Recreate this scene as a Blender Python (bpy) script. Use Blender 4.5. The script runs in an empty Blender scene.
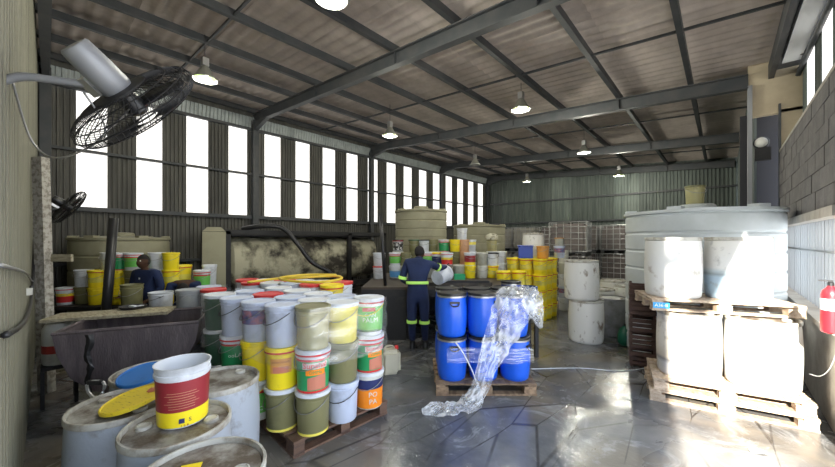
import bpy, bmesh, math, random
from mathutils import Vector, Matrix, Quaternion, noise
random.seed(7)
R = math.radians
C = bpy.context.scene.collection
SC = bpy.context.scene
# ------------------------------------------------------------------ camera
ALPHA = R(42.2); CA, SA = math.cos(ALPHA), math.sin(ALPHA)
FPX = 336.0; HOR = 240.0; CH = 1.7
cam = bpy.data.objects.new('camera', bpy.data.cameras.new('camera')); C.objects.link(cam)
cam.location = (0, 0, CH); cam.rotation_euler = (R(90), 0, ALPHA)
cam.data.sensor_width = 36; cam.data.lens = FPX / 835 * 36
cam.data.shift_y = (HOR - 233.5) / 835
cam.data.clip_start = 0.05; cam.data.clip_end = 200
SC.camera = cam
# ------------------------------------------------------------------ world, sun, exposure
w = bpy.data.worlds.new('world'); SC.world = w; w.use_nodes = True
nt = w.node_tree; bg = nt.nodes['Background']
tc = nt.nodes.new('ShaderNodeTexCoord'); sx = nt.nodes.new('ShaderNodeSeparateXYZ'); cr = nt.nodes.new('ShaderNodeValToRGB')
nt.links.new(tc.outputs['Generated'], sx.inputs[0]); nt.links.new(sx.outputs['Z'], cr.inputs[0]); nt.links.new(cr.outputs[0], bg.inputs['Color'])
cr.color_ramp.elements[0].color = (0.92, 0.96, 1.0, 1); cr.color_ramp.elements[1].color = (0.45, 0.65, 1.0, 1)
bg.inputs['Strength'].default_value = 2.5
sl = bpy.data.lights.new('sun', 'SUN'); sl.energy = 14; sl.angle = R(0.9); sl.color = (1, .93, .80)
sun = bpy.data.objects.new('sun', sl); C.objects.link(sun)
SUN_H, SUN_E = R(10), R(25)        # heading to the left of +Y, elevation
sd = Vector((-math.sin(SUN_H) * math.cos(SUN_E), math.cos(SUN_H) * math.cos(SUN_E), -math.sin(SUN_E)))
sun.rotation_euler = sd.to_track_quat('-Z', 'Y').to_euler(); sun.location = (6, -8, 9)
vs = SC.view_settings; vs.view_transform = 'Standard'; vs.look = 'None'; vs.gamma = 1; vs.use_curve_mapping = False
vs.exposure = 1.0
cy = SC.cycles; cy.max_bounces = 9; cy.diffuse_bounces = 5; cy.glossy_bounces = 4; cy.transparent_max_bounces = 16; cy.use_denoising = True
cy.sample_clamp_indirect = 8; cy.caustics_reflective = False; cy.caustics_refractive = False

# ------------------------------------------------------------------ placing helpers (camera space -> world metres)
def LD(lat, d, z=0.0): return Vector((lat * CA - d * SA, lat * SA + d * CA, z))
def PX(x, d, z=0.0): return LD((x - 417.5) * d / FPX, d, z)
def zat(y, d): return CH + (HOR - y) * d / FPX
def FL(x, y, z=0.0): return PX(x, (CH - z) * FPX / (y - HOR), z)

# ------------------------------------------------------------------ materials
MT = {}
def mat(name, col, rough=.5, metal=0, col2=None, scale=6, lo=.45, hi=.6, bump=0, bscale=40, det=6, stretch=None, emis=0, spec=.5, rnd=0, coat=0):
    if name in MT: return MT[name]
    m = bpy.data.materials.new(name); m.use_nodes = True; n = m.node_tree; b = n.nodes['Principled BSDF']
    b.inputs['Roughness'].default_value = rough; b.inputs['Metallic'].default_value = metal
    b.inputs['Specular IOR Level'].default_value = spec; b.inputs['Coat Weight'].default_value = coat
    b.inputs['Base Color'].default_value = (*col, 1)
    co = n.nodes.new('ShaderNodeTexCoord'); mp = n.nodes.new('ShaderNodeMapping'); n.links.new(co.outputs['Object'], mp.inputs[0])
    if stretch: mp.inputs['Scale'].default_value = stretch
    oi = n.nodes.new('ShaderNodeObjectInfo')
    add = n.nodes.new('ShaderNodeVectorMath'); add.operation = 'ADD'
    rm = n.nodes.new('ShaderNodeMath'); rm.operation = 'MULTIPLY'; rm.inputs[1].default_value = 37
    n.links.new(oi.outputs['Random'], rm.inputs[0]); n.links.new(mp.outputs[0], add.inputs[0]); n.links.new(rm.outputs[0], add.inputs[1])
    src = None
    if col2:
        t = n.nodes.new('ShaderNodeTexNoise'); t.inputs['Scale'].default_value = scale; t.inputs['Detail'].default_value = det; t.inputs['Roughness'].default_value = .62
        n.links.new(add.outputs[0], t.inputs['Vector'])
        r = n.nodes.new('ShaderNodeValToRGB'); n.links.new(t.outputs['Fac'], r.inputs[0])
        r.color_ramp.elements[0].position = lo; r.color_ramp.elements[1].position = hi
        r.color_ramp.elements[0].color = (*col, 1); r.color_ramp.elements[1].color = (*col2, 1); src = r.outputs[0]
        n.links.new(src, b.inputs['Base Color'])
    if rnd:
        h = n.nodes.new('ShaderNodeHueSaturation'); mr = n.nodes.new('ShaderNodeMapRange')
        mr.inputs[3].default_value = 1 - rnd; mr.inputs[4].default_value = 1 + rnd
        n.links.new(oi.outputs['Random'], mr.inputs[0]); n.links.new(mr.outputs[0], h.inputs['Value'])
        if src: n.links.new(src, h.inputs['Color'])
        else: h.inputs['Color'].default_value = (*col, 1)
        n.links.new(h.outputs[0], b.inputs['Base Color'])
    if bump:
        t2 = n.nodes.new('ShaderNodeTexNoise'); t2.inputs['Scale'].default_value = bscale; t2.inputs['Detail'].default_value = 4
        n.links.new(add.outputs[0], t2.inputs['Vector']); bm_ = n.nodes.new('ShaderNodeBump'); bm_.inputs['Strength'].default_value = bump
        bm_.inputs['Distance'].default_value = .02; n.links.new(t2.outputs['Fac'], bm_.inputs['Height']); n.links.new(bm_.outputs[0], b.inputs['Normal'])
    if emis:
        b.inputs['Emission Color'].default_value = (*col, 1); b.inputs['Emission Strength'].default_value = emis
    MT[name] = m; return m

def floor_mat():
    m = bpy.data.materials.new('wet_concrete'); m.use_nodes = True; n = m.node_tree; b = n.nodes['Principled BSDF']; L = n.links.new
    co = n.nodes.new('ShaderNodeTexCoord')
    def noi(s, d=6, r=.6, dist=0):
        t = n.nodes.new('ShaderNodeTexNoise'); t.inputs['Scale'].default_value = s; t.inputs['Detail'].default_value = d
        t.inputs['Roughness'].default_value = r; t.inputs['Distortion'].default_value = dist; L(co.outputs['Object'], t.inputs['Vector']); return t.outputs['Fac']
    def ramp(src, a, c0, bb, c1):
        r = n.nodes.new('ShaderNodeValToRGB'); r.color_ramp.elements[0].position = a; r.color_ramp.elements[1].position = bb
        r.color_ramp.elements[0].color = (*c0, 1); r.color_ramp.elements[1].color = (*c1, 1); L(src, r.inputs[0]); return r.outputs[0]
    def mix(f, a, c, mode='MIX'):
        x = n.nodes.new('ShaderNodeMix'); x.data_type = 'RGBA'; x.blend_type = mode
        if isinstance(f, float): x.inputs['Factor'].default_value = f
        else: L(f, x.inputs['Factor'])
        L(a, x.inputs['A']); L(c, x.inputs['B']); return x.outputs['Result']
    base = ramp(noi(1.1, 8, .65), .35, (.06, .065, .074), .68, (.17, .17, .172))
    brown = ramp(noi(.55, 5), .4, (.12, .105, .085), .7, (.24, .21, .17))
    c = mix(ramp(noi(.7, 4, .5, .6), .47, (0, 0, 0), .6, (1, 1, 1)), base, brown)
    scum = ramp(noi(1.9, 9, .72, 1.2), .54, (0, 0, 0), .62, (.55, .55, .55))
    pale = ramp(noi(9, 3), .3, (.26, .27, .28), .7, (.36, .37, .38))
    c = mix(scum, c, pale)
    # cracks between the old paving pieces
    vo = n.nodes.new('ShaderNodeTexVoronoi'); vo.feature = 'DISTANCE_TO_EDGE'; vo.inputs['Scale'].default_value = 1.35; vo.inputs['Randomness'].default_value = .85
    mp = n.nodes.new('ShaderNodeMapping'); mp.inputs['Scale'].default_value = (2.0, .6, 1); mp.inputs['Rotation'].default_value = (0, 0, R(20)); L(co.outputs['Object'], mp.inputs[0]); L(mp.outputs[0], vo.inputs['Vector'])
    line = ramp(vo.outputs['Distance'], .006, (1, 1, 1), .02, (0, 0, 0))
    dark = n.nodes.new('ShaderNodeRGB'); dark.outputs[0].default_value = (.03, .028, .027, 1)
    lm = n.nodes.new('ShaderNodeMath'); lm.operation = 'MULTIPLY'; L(line, lm.inputs[0]); L(ramp(noi(.8, 3), .42, (0, 0, 0), .52, (.85, .85, .85)), lm.inputs[1])
    c = mix(lm.outputs[0], c, dark.outputs[0]); L(c, b.inputs['Base Color'])
    ro = ramp(noi(.6, 6, .6, .8), .47, (.13, .13, .13), .66, (.48, .48, .48)); L(ro, b.inputs['Roughness'])
    bp = n.nodes.new('ShaderNodeBump'); bp.inputs['Strength'].default_value = .25; bp.inputs['Distance'].default_value = .03
    L(noi(5, 8, .6), bp.inputs['Height']); L(bp.outputs[0], b.inputs['Normal'])
    b.inputs['Specular IOR Level'].default_value = .6
    return m

def film_mat(name, op, tint=(.9, .93, .97), bump=.35):
    m = bpy.data.materials.new(name); m.use_nodes = True; n = m.node_tree; n.nodes.clear(); L = n.links.new
    o = n.nodes.new('ShaderNodeOutputMaterial'); t = n.nodes.new('ShaderNodeBsdfTransparent'); g = n.nodes.new('ShaderNodeBsdfGlossy'); d = n.nodes.new('ShaderNodeBsdfDiffuse')
    g.inputs['Roughness'].default_value = .15; g.inputs['Color'].default_value = (1, 1, 1, 1); d.inputs['Color'].default_value = (*tint, 1)
    co = n.nodes.new('ShaderNodeTexCoord'); nz = n.nodes.new('ShaderNodeTexNoise'); nz.inputs['Scale'].default_value = 8; nz.inputs['Detail'].default_value = 4; nz.inputs['Distortion'].default_value = .5
    L(co.outputs['Object'], nz.inputs['Vector'])
    b = n.nodes.new('ShaderNodeBump'); b.inputs['Strength'].default_value = bump; b.inputs['Distance'].default_value = .03; L(nz.outputs['Fac'], b.inputs['Height']); L(b.outputs[0], g.inputs['Normal'])
    r = n.nodes.new('ShaderNodeValToRGB'); r.color_ramp.elements[0].position = .3; r.color_ramp.elements[1].position = .75
    r.color_ramp.elements[0].color = (op * .35,) * 3 + (1,); r.color_ramp.elements[1].color = (op * 1.5,) * 3 + (1,); L(nz.outputs['Fac'], r.inputs[0])
    a = n.nodes.new('ShaderNodeMixShader'); L(r.outputs[0], a.inputs[0]); L(t.outputs[0], a.inputs[1]); L(d.outputs[0], a.inputs[2])
    f = n.nodes.new('ShaderNodeMixShader'); f.inputs[0].default_value = .09; L(a.outputs[0], f.inputs[1]); L(g.outputs[0], f.inputs[2]); L(f.outputs[0], o.inputs[0])
    return m

m_floor = floor_mat()
m_film = film_mat('stretch_film', .09); m_film2 = film_mat('loose_film', .34)
m_steel = mat('dark_steel', (.050, .056, .062), .55, .1, (.08, .08, .082), 3, .4, .7, rnd=.15)
m_roof = mat('fibre_cement_roof', (.60, .525, .475), .85, 0, (.40, .345, .31), 2.2, .38, .68, bump=.2, bscale=12, stretch=(.35, 2.2, 1), rnd=.10)
m_clad = mat('grey_cladding', (.082, .080, .072), .65, .1, (.15, .145, .125), 3, .4, .75, stretch=(3, 3, .25), rnd=.12)
m_cladback = mat('green_grey_cladding', (.085, .105, .096), .6, .1, (.16, .185, .165), 3, .4, .75, stretch=(3, 3, .25), rnd=.4)
m_eave = mat('pale_eave_sheet', (.42, .46, .46), .5, .1, (.28, .31, .31), 4, .4, .7)
m_frontw = mat('beige_front_cladding', (.20, .195, .145), .8, 0, (.10, .095, .07), 2.5, .45, .75, stretch=(3, 3, .3), bump=.2)
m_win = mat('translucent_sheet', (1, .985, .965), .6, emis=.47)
m_winr = mat('bright_glass', (.96, .98, 1.0), .3, emis=1.2)
m_cream = mat('cream_plaster', (.62, .53, .38), .8, 0, (.48, .40, .28), 2, .4, .7, bump=.15)
m_block = mat('grey_block', (.135, .128, .13), .9, 0, (.19, .18, .175), 5, .4, .7, bump=.4, rnd=.07)
m_mortar = mat('mortar', (.135, .13, .13), .9)
m_dado = mat('pale_render', (.45, .42, .38), .85, 0, (.30, .27, .24), 3, .4, .7, bump=.3)
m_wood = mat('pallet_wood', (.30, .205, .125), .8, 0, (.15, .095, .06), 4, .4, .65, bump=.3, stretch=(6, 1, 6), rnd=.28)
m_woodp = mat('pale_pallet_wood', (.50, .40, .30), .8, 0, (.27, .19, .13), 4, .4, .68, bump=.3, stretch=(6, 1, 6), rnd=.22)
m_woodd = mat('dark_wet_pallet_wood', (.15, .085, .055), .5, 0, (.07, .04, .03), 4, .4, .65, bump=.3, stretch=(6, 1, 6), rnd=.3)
m_board = mat('weathered_board', (.42, .38, .27), .8, 0, (.20, .17, .11), 5, .4, .7, bump=.3, stretch=(2, 8, 8))
m_blue = mat('blue_plastic', (.012, .115, .72), .3, 0, (.01, .085, .55), 3, .45, .8, coat=.25)
m_black = mat('black_plastic', (.018, .018, .02), .35)
m_blackm = mat('black_painted_metal', (.014, .014, .016), .6, 0, (.032, .028, .025), 5, .5, .8)
m_galv = mat('galvanised_band', (.5, .5, .5), .35, .8)
m_silver = mat('silver_paint', (.30, .31, .33), .5, .25)
m_drumw = mat('dirty_white_drum', (.74, .74, .71), .45, 0, (.33, .27, .20), 4.5, .56, .72, det=9, bump=.1)
m_drumw2 = mat('stained_white_drum', (.76, .75, .71), .5, 0, (.20, .15, .10), 7, .58, .68, det=9, bump=.1, stretch=(1, 1, .55))
m_drumg = mat('grey_blue_drum', (.40, .44, .50), .45, 0, (.16, .13, .10), 5, .54, .74, det=9, bump=.1)
m_drumt = mat('grimy_drum_top', (.36, .35, .32), .5, 0, (.09, .065, .045), 5, .42, .60, det=8, bump=.2)
m_drumrim = mat('greyed_rim', (.50, .49, .44), .5, 0, (.20, .16, .11), 9, .45, .7)
m_drumgrey = mat('dark_grey_drum', (.26, .26, .27), .5, 0, (.12, .11, .10), 6, .45, .7, det=8)
m_tankw = mat('pale_tank', (.58, .62, .64), .45, 0, (.48, .52, .52), 2, .4, .7)
m_tanko = mat('olive_cream_tank', (.33, .315, .215), .6, 0, (.24, .225, .15), 2, .4, .7)
m_trough = mat('grey_trough', (.095, .078, .085), .5, .1, (.17, .14, .145), 5, .45, .7, bump=.2, stretch=(2, 2, .5))
m_soot = mat('soot_stained_cream', (.50, .47, .34), .75, 0, (.045, .038, .03), 1.5, .44, .58, det=10, bump=.3)
m_overall = mat('navy_overall', (.009, .019, .066), .85, 0, (.013, .027, .09), 5, .4, .7, bump=.4, bscale=14)
m_hivis = mat('lime_reflective_band', (.55, .95, .18), .5, emis=.05)  # faint glow in the material stands in for reflected light
m_skin = mat('dark_skin', (.075, .038, .024), .75, spec=.2)
m_hair = mat('black_hair', (.012, .01, .01), .9)
m_yellowhose = mat('yellow_hose', (.72, .52, .05), .5)
m_red = mat('red_plastic', (.62, .03, .03), .4); m_redp = mat('faded_red', (.5, .06, .05), .4)
def zmat(name, stops, dirt, bump=.1):
    """translucent plastic whose tint changes at the level of what is inside"""
    m = mat(name, (.7, .7, .7), .45, 0, dirt, 5, .56, .70, det=9, bump=bump); n = m.node_tree; b = n.nodes['Principled BSDF']
    ramps = [x for x in n.nodes if x.bl_idname == 'ShaderNodeValToRGB']; co = [x for x in n.nodes if x.bl_idname == 'ShaderNodeTexCoord'][0]
    sp = n.nodes.new('ShaderNodeSeparateXYZ'); n.links.new(co.outputs['Object'], sp.inputs[0]); z = n.nodes.new('ShaderNodeValToRGB'); n.links.new(sp.outputs['Z'], z.inputs[0])
    e = z.color_ramp.elements; e[0].position = stops[0][0]; e[0].color = (*stops[0][1], 1); e[1].position = stops[-1][0]; e[1].color = (*stops[-1][1], 1)
    for p, c in stops[1:-1]: k = e.new(p); k.color = (*c, 1)
    rm = ramps[0]; rm.color_ramp.elements[0].color = (0, 0, 0, 1); rm.color_ramp.elements[1].color = (1, 1, 1, 1)
    x = n.nodes.new('ShaderNodeMix'); x.data_type = 'RGBA'; n.links.new(rm.outputs[0], x.inputs['Factor']); n.links.new(z.outputs[0], x.inputs['A']); x.inputs['B'].default_value = (*dirt, 1)
    n.links.new(x.outputs['Result'], b.inputs['Base Color']); return m
m_drumup = zmat('part_filled_drum', [(.0, (.42, .55, .66)), (.24, (.42, .55, .66)), (.27, (.30, .36, .40)), (.30, (.50, .58, .62)), (.34, (.74, .75, .74)), (.7, (.76, .74, .68))], (.30, .30, .30))
m_drumlow = zmat('dusty_drum', [(.0, (.60, .58, .56)), (.13, (.56, .56, .56)), (.17, (.25, .24, .25)), (.20, (.60, .54, .45)), (.35, (.74, .69, .60)), (.7, (.74, .72, .68))], (.33, .28, .22))
W_ = {}
def col(name, c, rough=.42, dirt=.0, **k):
    if dirt: return mat(name, c, rough, 0, tuple(v * .55 for v in c), 5, .55 - dirt * .1, .8, det=8, **k)
    return mat(name, c, rough, **k)
c_white = col('white_plastic', (.70, .73, .78), dirt=.3); c_offw = col('off_white_plastic', (.66, .66, .60), dirt=.6)
c_lilac = col('cool_white_plastic', (.55, .61, .76), dirt=.2)
c_yellow = col('yellow_plastic', (.95, .76, .02), dirt=.2); c_yellowp = col('pale_yellow_plastic', (.82, .72, .12), dirt=.3)
c_olive = col('olive_plastic', (.21, .20, .095), dirt=.4); c_olive2 = col('pale_olive_plastic', (.42, .39, .20), dirt=.4)
c_green = col('green_print', (.02, .30, .10)); c_green2 = col('lime_green_print', (.16, .55, .10)); c_dgreen = col('dark_green_print', (.03, .09, .05))
c_orange = col('orange_print', (.90, .26, .015)); c_orange2 = col('orange_plastic', (.70, .33, .07), dirt=.3); c_peach = col('peach_plastic', (.66, .38, .22), dirt=.3)
c_burg = col('burgundy_print', (.30, .025, .035)); c_navy = col('navy_print', (.02, .03, .12)); c_lblue = col('light_blue_print', (.12, .38, .75))
c_black = m_black; c_red = m_red; c_redp = m_redp; c_dblue = col('deep_blue_plastic', (.01, .05, .42)); c_navybin = col('navy_plastic', (.015, .05, .14))
c_clear = col('cloudy_plastic', (.42, .42, .36), dirt=.5); c_emer = col('emerald_plastic', (.01, .38, .16)); c_grey = col('grey_plastic', (.33, .35, .37), dirt=.4)
c_wire = mat('wire', (.35, .35, .35), .4, .7); c_print = col('white_print', (.8, .8, .8)); c_meat = col('pink_brown_print', (.55, .2, .13), dirt=.5)

# ------------------------------------------------------------------ mesh helpers
MC = {}
def new_mesh(name, verts, faces, m=None, smooth=False):
    me = bpy.data.meshes.new(name); me.from_pydata([tuple(v) for v in verts], [], faces)
    ms = m if isinstance(m, (list, tuple)) else [m]
    for x in ms:
        if x: me.materials.append(x)
    if smooth: me.polygons.foreach_set('use_smooth', [True] * len(me.polygons))
    me.update(); return me
def obj(name, me, parent=None, loc=(0, 0, 0), rot=(0, 0, 0), scale=None):
    o = bpy.data.objects.new(name, me); C.objects.link(o)
    if parent is not None: o.parent = parent
    o.location = loc
    if isinstance(rot, Quaternion): o.rotation_mode = 'QUATERNION'; o.rotation_quaternion = rot
    else: o.rotation_euler = rot
    if scale: o.scale = scale
    return o
LABELS = {}
def tag(o, label, cat, group=None):
    o['label'] = label; o['category'] = cat
    if group: o['group'] = group
    LABELS.setdefault(label, []).append(o.name); return o
def thing(name, label, cat, loc=(0, 0, 0), rotz=0, group=None):
    o = bpy.data.objects.new(name, None); C.objects.link(o); o.location = loc; o.rotation_euler = (0, 0, rotz); o.empty_display_size = .1
    return tag(o, label, cat, group)
def struct(o, label=None, cat=None):
    o['kind'] = 'structure'
    if label: o['label'] = label; o['category'] = cat
    return o
class MB:
    def __init__(s): s.v = []; s.f = []; s.mi = []; s.cur = 0
    def add(s, vs_, fs):
        k = len(s.v); s.v += [Vector(v) for v in vs_]; s.f += [tuple(i + k for i in f) for f in fs]; s.mi += [s.cur] * len(fs); return s
    def box(s, c, d, M=None):
        x, y, z = d[0] / 2, d[1] / 2, d[2] / 2; c = Vector(c)
        vv = [Vector(p) for p in ((-x, -y, -z), (x, -y, -z), (x, y, -z), (-x, y, -z), (-x, -y, z), (x, -y, z), (x, y, z), (-x, y, z))]
        if M is not None: vv = [M @ v for v in vv]
        return s.add([c + v for v in vv], [(0, 3, 2, 1), (4, 5, 6, 7), (0, 1, 5, 4), (1, 2, 6, 5), (2, 3, 7, 6), (3, 0, 4, 7)])
    def bar(s, a, b, wd, h=None, up=(0, 0, 1)):
        a, b = Vector(a), Vector(b); d = b - a; L = d.length; d.normalize(); u = Vector(up)
        if abs(d.dot(u)) > .98: u = Vector((1, 0, 0))
        sd_ = d.cross(u).normalized(); u2 = sd_.cross(d)
        M = Matrix((sd_, d, u2)).transposed(); return s.box((a + b) / 2, (wd, L, h or wd), M)
    def lathe(s, prof, n=20, c=(0, 0, 0), cap0=True, cap1=True, M=None, wob=None):
        c = Vector(c); vv = []
        for r, z in prof:
            for i in range(n):
                a = 2 * math.pi * i / n; p = Vector((r * math.cos(a), r * math.sin(a), z))
                if wob: p = wob(p, a, z)
                if M is not None: p = M @ p
                vv.append(c + p)
        fs = [(j * n + i, j * n + (i + 1) % n, (j + 1) * n + (i + 1) % n, (j + 1) * n + i) for j in range(len(prof) - 1) for i in range(n)]
        if cap0: fs.append(tuple(range(n))[::-1])
        if cap1: fs.append(tuple((len(prof) - 1) * n + i for i in range(n)))
        return s.add(vv, fs)
    def tube(s, pts, r, n=6, closed=False):
        pts = [Vector(p) for p in pts]; vv = []; N = len(pts); up = Vector((0, 0, 1))
        for i, p in enumerate(pts):
            a = pts[(i - 1) % N] if (closed or i > 0) else p; b = pts[(i + 1) % N] if (closed or i < N - 1) else p
            t = (b - a).normalized(); u = up if abs(t.dot(up)) < .95 else Vector((1, 0, 0))
            x = t.cross(u).normalized(); y = x.cross(t); rr = r[i] if isinstance(r, (list, tuple)) else r
            vv += [p + x * rr * math.cos(2 * math.pi * k / n) + y * rr * math.sin(2 * math.pi * k / n) for k in range(n)]
        K = N if closed else N - 1
        fs = [(j * n + i, j * n + (i + 1) % n, ((j + 1) % N) * n + (i + 1) % n, ((j + 1) % N) * n + i) for j in range(K) for i in range(n)]
        if not closed: fs += [tuple(range(n))[::-1], tuple((N - 1) * n + i for i in range(n))]
        return s.add(vv, fs)
    def mesh(s, name, m=None, smooth=False):
        me = new_mesh(name, s.v, s.f, m, smooth)
        if isinstance(m, (list, tuple)): me.polygons.foreach_set('material_index', s.mi)
        return me
def autosmooth(me, deg=40):
    bm = bmesh.new(); bm.from_mesh(me)
    for f in bm.faces: f.smooth = True
    for e in bm.edges:
        if len(e.link_faces) == 2 and e.calc_face_angle(0) > R(deg): e.smooth = False
    bm.normal_update(); bm.to_mesh(me); bm.free(); return me
def spline(pts, k=6):
    pts = [Vector(p) for p in pts]; out = []
    for i in range(len(pts) - 1):
        p0 = pts[max(i - 1, 0)]; p1 = pts[i]; p2 = pts[i + 1]; p3 = pts[min(i + 2, len(pts) - 1)]
        for j in range(k):
            t = j / k; out.append(.5 * ((2 * p1) + (p2 - p0) * t + (2 * p0 - 5 * p1 + 4 * p2 - p3) * t * t + (3 * p1 - p0 - 3 * p2 + p3) * t ** 3))
    out.append(pts[-1]); return out
def boxmesh(name, d, m):
    k = ('box', tuple(round(x, 3) for x in d), m.name)
    if k not in MC: MC[k] = MB().box((0, 0, 0), d).mesh(name, m)
    return MC[k]
def corr(name, w_, h_, m, pitch=.09, dep=.022, kind='trap'):
    """corrugated sheet in the local XZ plane, origin at its lower left corner, ribs vertical; relief along Y"""
    k = ('corr', round(w_, 3), round(h_, 3), m.name, pitch, dep, kind)
    if k in MC: return MC[k]
    xs = []; n = max(1, round(w_ / pitch)); p = w_ / n
    for i in range(n):
        if kind == 'trap': xs += [(i * p, 0), (i * p + p * .28, 0), (i * p + p * .40, dep), (i * p + p * .88, dep)]
        else: xs += [(i * p + p * q / 6, dep * .5 * (1 - math.cos(2 * math.pi * q / 6))) for q in range(6)]
    xs.append((w_, 0)); vv = [(x, y, z) for z in (0, h_) for x, y in xs]; N = len(xs)
    me = new_mesh(name, vv, [(i, i + 1, N + i + 1, N + i) for i in range(N - 1)], m, kind != 'trap'); MC[k] = me; return me

def text_geo(s, size):
    cu = bpy.data.curves.new('t', 'FONT'); cu.body = s; cu.size = size; cu.align_x = 'CENTER'; cu.align_y = 'CENTER'; cu.resolution_u = 2
    o = bpy.data.objects.new('t', cu); C.objects.link(o); bpy.context.view_layer.update()
    me = o.evaluated_get(bpy.context.evaluated_depsgraph_get()).to_mesh()
    v = [x.co.copy() for x in me.vertices]; f = [tuple(p.vertices) for p in me.polygons]
    o.to_mesh_clear(); bpy.data.objects.remove(o); bpy.data.curves.remove(cu); return v, f

# ------------------------------------------------------------------ room shell
X_L, X_R, Y_B, Y_F = -10.0, .72, 17.0, -.15
def roofz(x, off=0): return CH + 3.06 - .068 * x + off
obj_floor = struct(obj('floor', MB().box((-4.5, 8, -.1), (11.6, 19, .2)).mesh('floor', m_floor)))
yard = struct(obj('ground', MB().box((0, 0, -.16), (70, 70, .1)).mesh('yard', mat('yard_concrete', (.45, .42, .38), .9, 0, (.38, .36, .33), .8))))
# left wall: lower cladding, upper cladding strips, translucent sheets as windows
wl = struct(obj('wall_left', MB().box((X_L - .12, 8.4, 1.15), (.04, 17.4, 2.3)).mesh('wall', m_clad)))
WP = .975; WY0 = .42
z0w, z1w = CH + .68, CH + 3.14
RY = R(90)
for i in range(-1, 18):
    y = WY0 + i * WP; y0 = y + .47 if i >= 0 else Y_F
    y1 = min(y + WP, Y_B)
    if i >= 0 and y < Y_B - .4:
        wn = obj('window_%d' % (i + 1), corr('translucent', .49, z1w - z0w, m_win, .098, .02), None, (X_L, y - .01, z0w), (0, 0, RY)); struct(wn)
    if y1 > y0 + .05: obj('cladding_sheet', corr('clad', y1 - y0, z1w - z0w, m_clad, .0885, .028), wl, (X_L, y0, z0w), (0, 0, RY))
for i in range(18):
    y0 = Y_F + i * .98; obj('cladding_sheet', corr('clad', min(.98, Y_B - y0), z0w, m_clad, .0885, .028), wl, (X_L, y0, 0), (0, 0, RY))
for i in range(18):
    y0 = Y_F + i * .98; obj('eave_sheet', corr('eave', min(.98, Y_B - y0), .34, m_eave, .0885, .028), wl, (X_L + .03, y0, z1w + .02), (R(10), 0, RY))
obj('wall_cap', MB().box((X_L - .03, 8.4, 5.32), (.05, 17.2, .42)).mesh('cap', m_clad), wl)
for z, s in ((z0w - .03, .09), (CH + 1.87, .055), (z1w + .01, .07), (1.2, .07)):
    obj('girt', MB().box((X_L + .07, 8.4, z), (.08, 17.1, s)).mesh('girt', m_steel), wl)
# back wall
wb = struct(obj('wall_back', MB().box((-4.6, Y_B + .08, 2.8), (11.2, .06, 5.8)).mesh('wallb', m_cladback)))
for i in range(12):
    obj('cladding_sheet', corr('cladb', .92, 5.3 - i * .06, m_cladback, .115, .03), wb, (X_L + i * .92, Y_B, 0), (0, 0, 0))
for z in (1.3, 2.6, 3.7): obj('girt', MB().box((-4.6, Y_B - .05, z), (11, .06, .07)).mesh('girt', m_steel), wb)
# front wall to the left of the doorway the camera stands in
wf = struct(obj('wall_front', MB().box((-5.7, Y_F - .07, 2.75), (8.8, .06, 5.5)).mesh('wallf', m_frontw)))
for i in range(9):
    obj('cladding_sheet', corr('cladf', .97, 4.8 + .068 * (9 - i), m_frontw, .16, .03), wf, (X_L + .97 * i, Y_F, 0), (0, 0, 0))
obj('door_post', MB().box((-1.24, Y_F - .03, 2.2), (.1, .14, 4.4)).mesh('dp', m_steel), wf)
obj('header', MB().box((-.2, Y_F - .07, 4.62), (2.4, .06, .5)).mesh('hd', m_frontw), wf)
# added sun blockers behind the camera, out of view: roof slab and door leaf
struct(obj('sun_blocker', MB().box((-.55, -.7, 4.62), (3.4, 1.2, .06)).box((-.38, -.62, 2.2), (1.72, .06, 4.4)).mesh('sun_blocker_mesh', m_eave)))
# ceiling
ce = struct(obj('ceiling', MB().add([(X_L - .2, Y_F - .1, roofz(X_L - .2, .09)), (1.3, Y_F - .1, roofz(1.3, .09)), (1.3, Y_B + .2, roofz(1.3, .09)), (X_L - .2, Y_B + .2, roofz(X_L - .2, .09))], [(0, 1, 2, 3)]).mesh('roof', m_roof)))
SLP = math.atan(.068); SW = 1.075; SLN = 2.18
for j in range(16):
    for k in range(5):
        x1 = X_L - .1 + k * (10.9 / 5)
        # local X -> along world Y (ribs run along X)
        me = corr('sheet', SW + .02, SLN + .06, m_roof, .215, .035, 'sine')
        o = obj('roof_sheet', me, ce); zx = roofz(x1, .012 + .006 * (k % 2) + .003 * (j % 2))
        M = Matrix(((0, 1 * math.cos(SLP), 0), (1, 0, 0), (0, -math.sin(SLP), 0))).transposed()
        xa = Vector((0, 1, 0)); za = Vector((math.cos(SLP), 0, -math.sin(SLP))); ya = za.cross(xa)
        o.matrix_world = Matrix.Translation((x1, Y_F + j * SW, zx)) @ Matrix((xa, ya, za)).transposed().to_4x4()
for x in (-9.85, -8.8, -7.7, -6.58, -5.39, -4.16, -2.87, -1.65, -.45):
    z = roofz(x, -.07); obj('purlin', MB().box((x, 8.4, z), (.075, 17.1, .12)).mesh('purlin', m_steel), ce)
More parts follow.
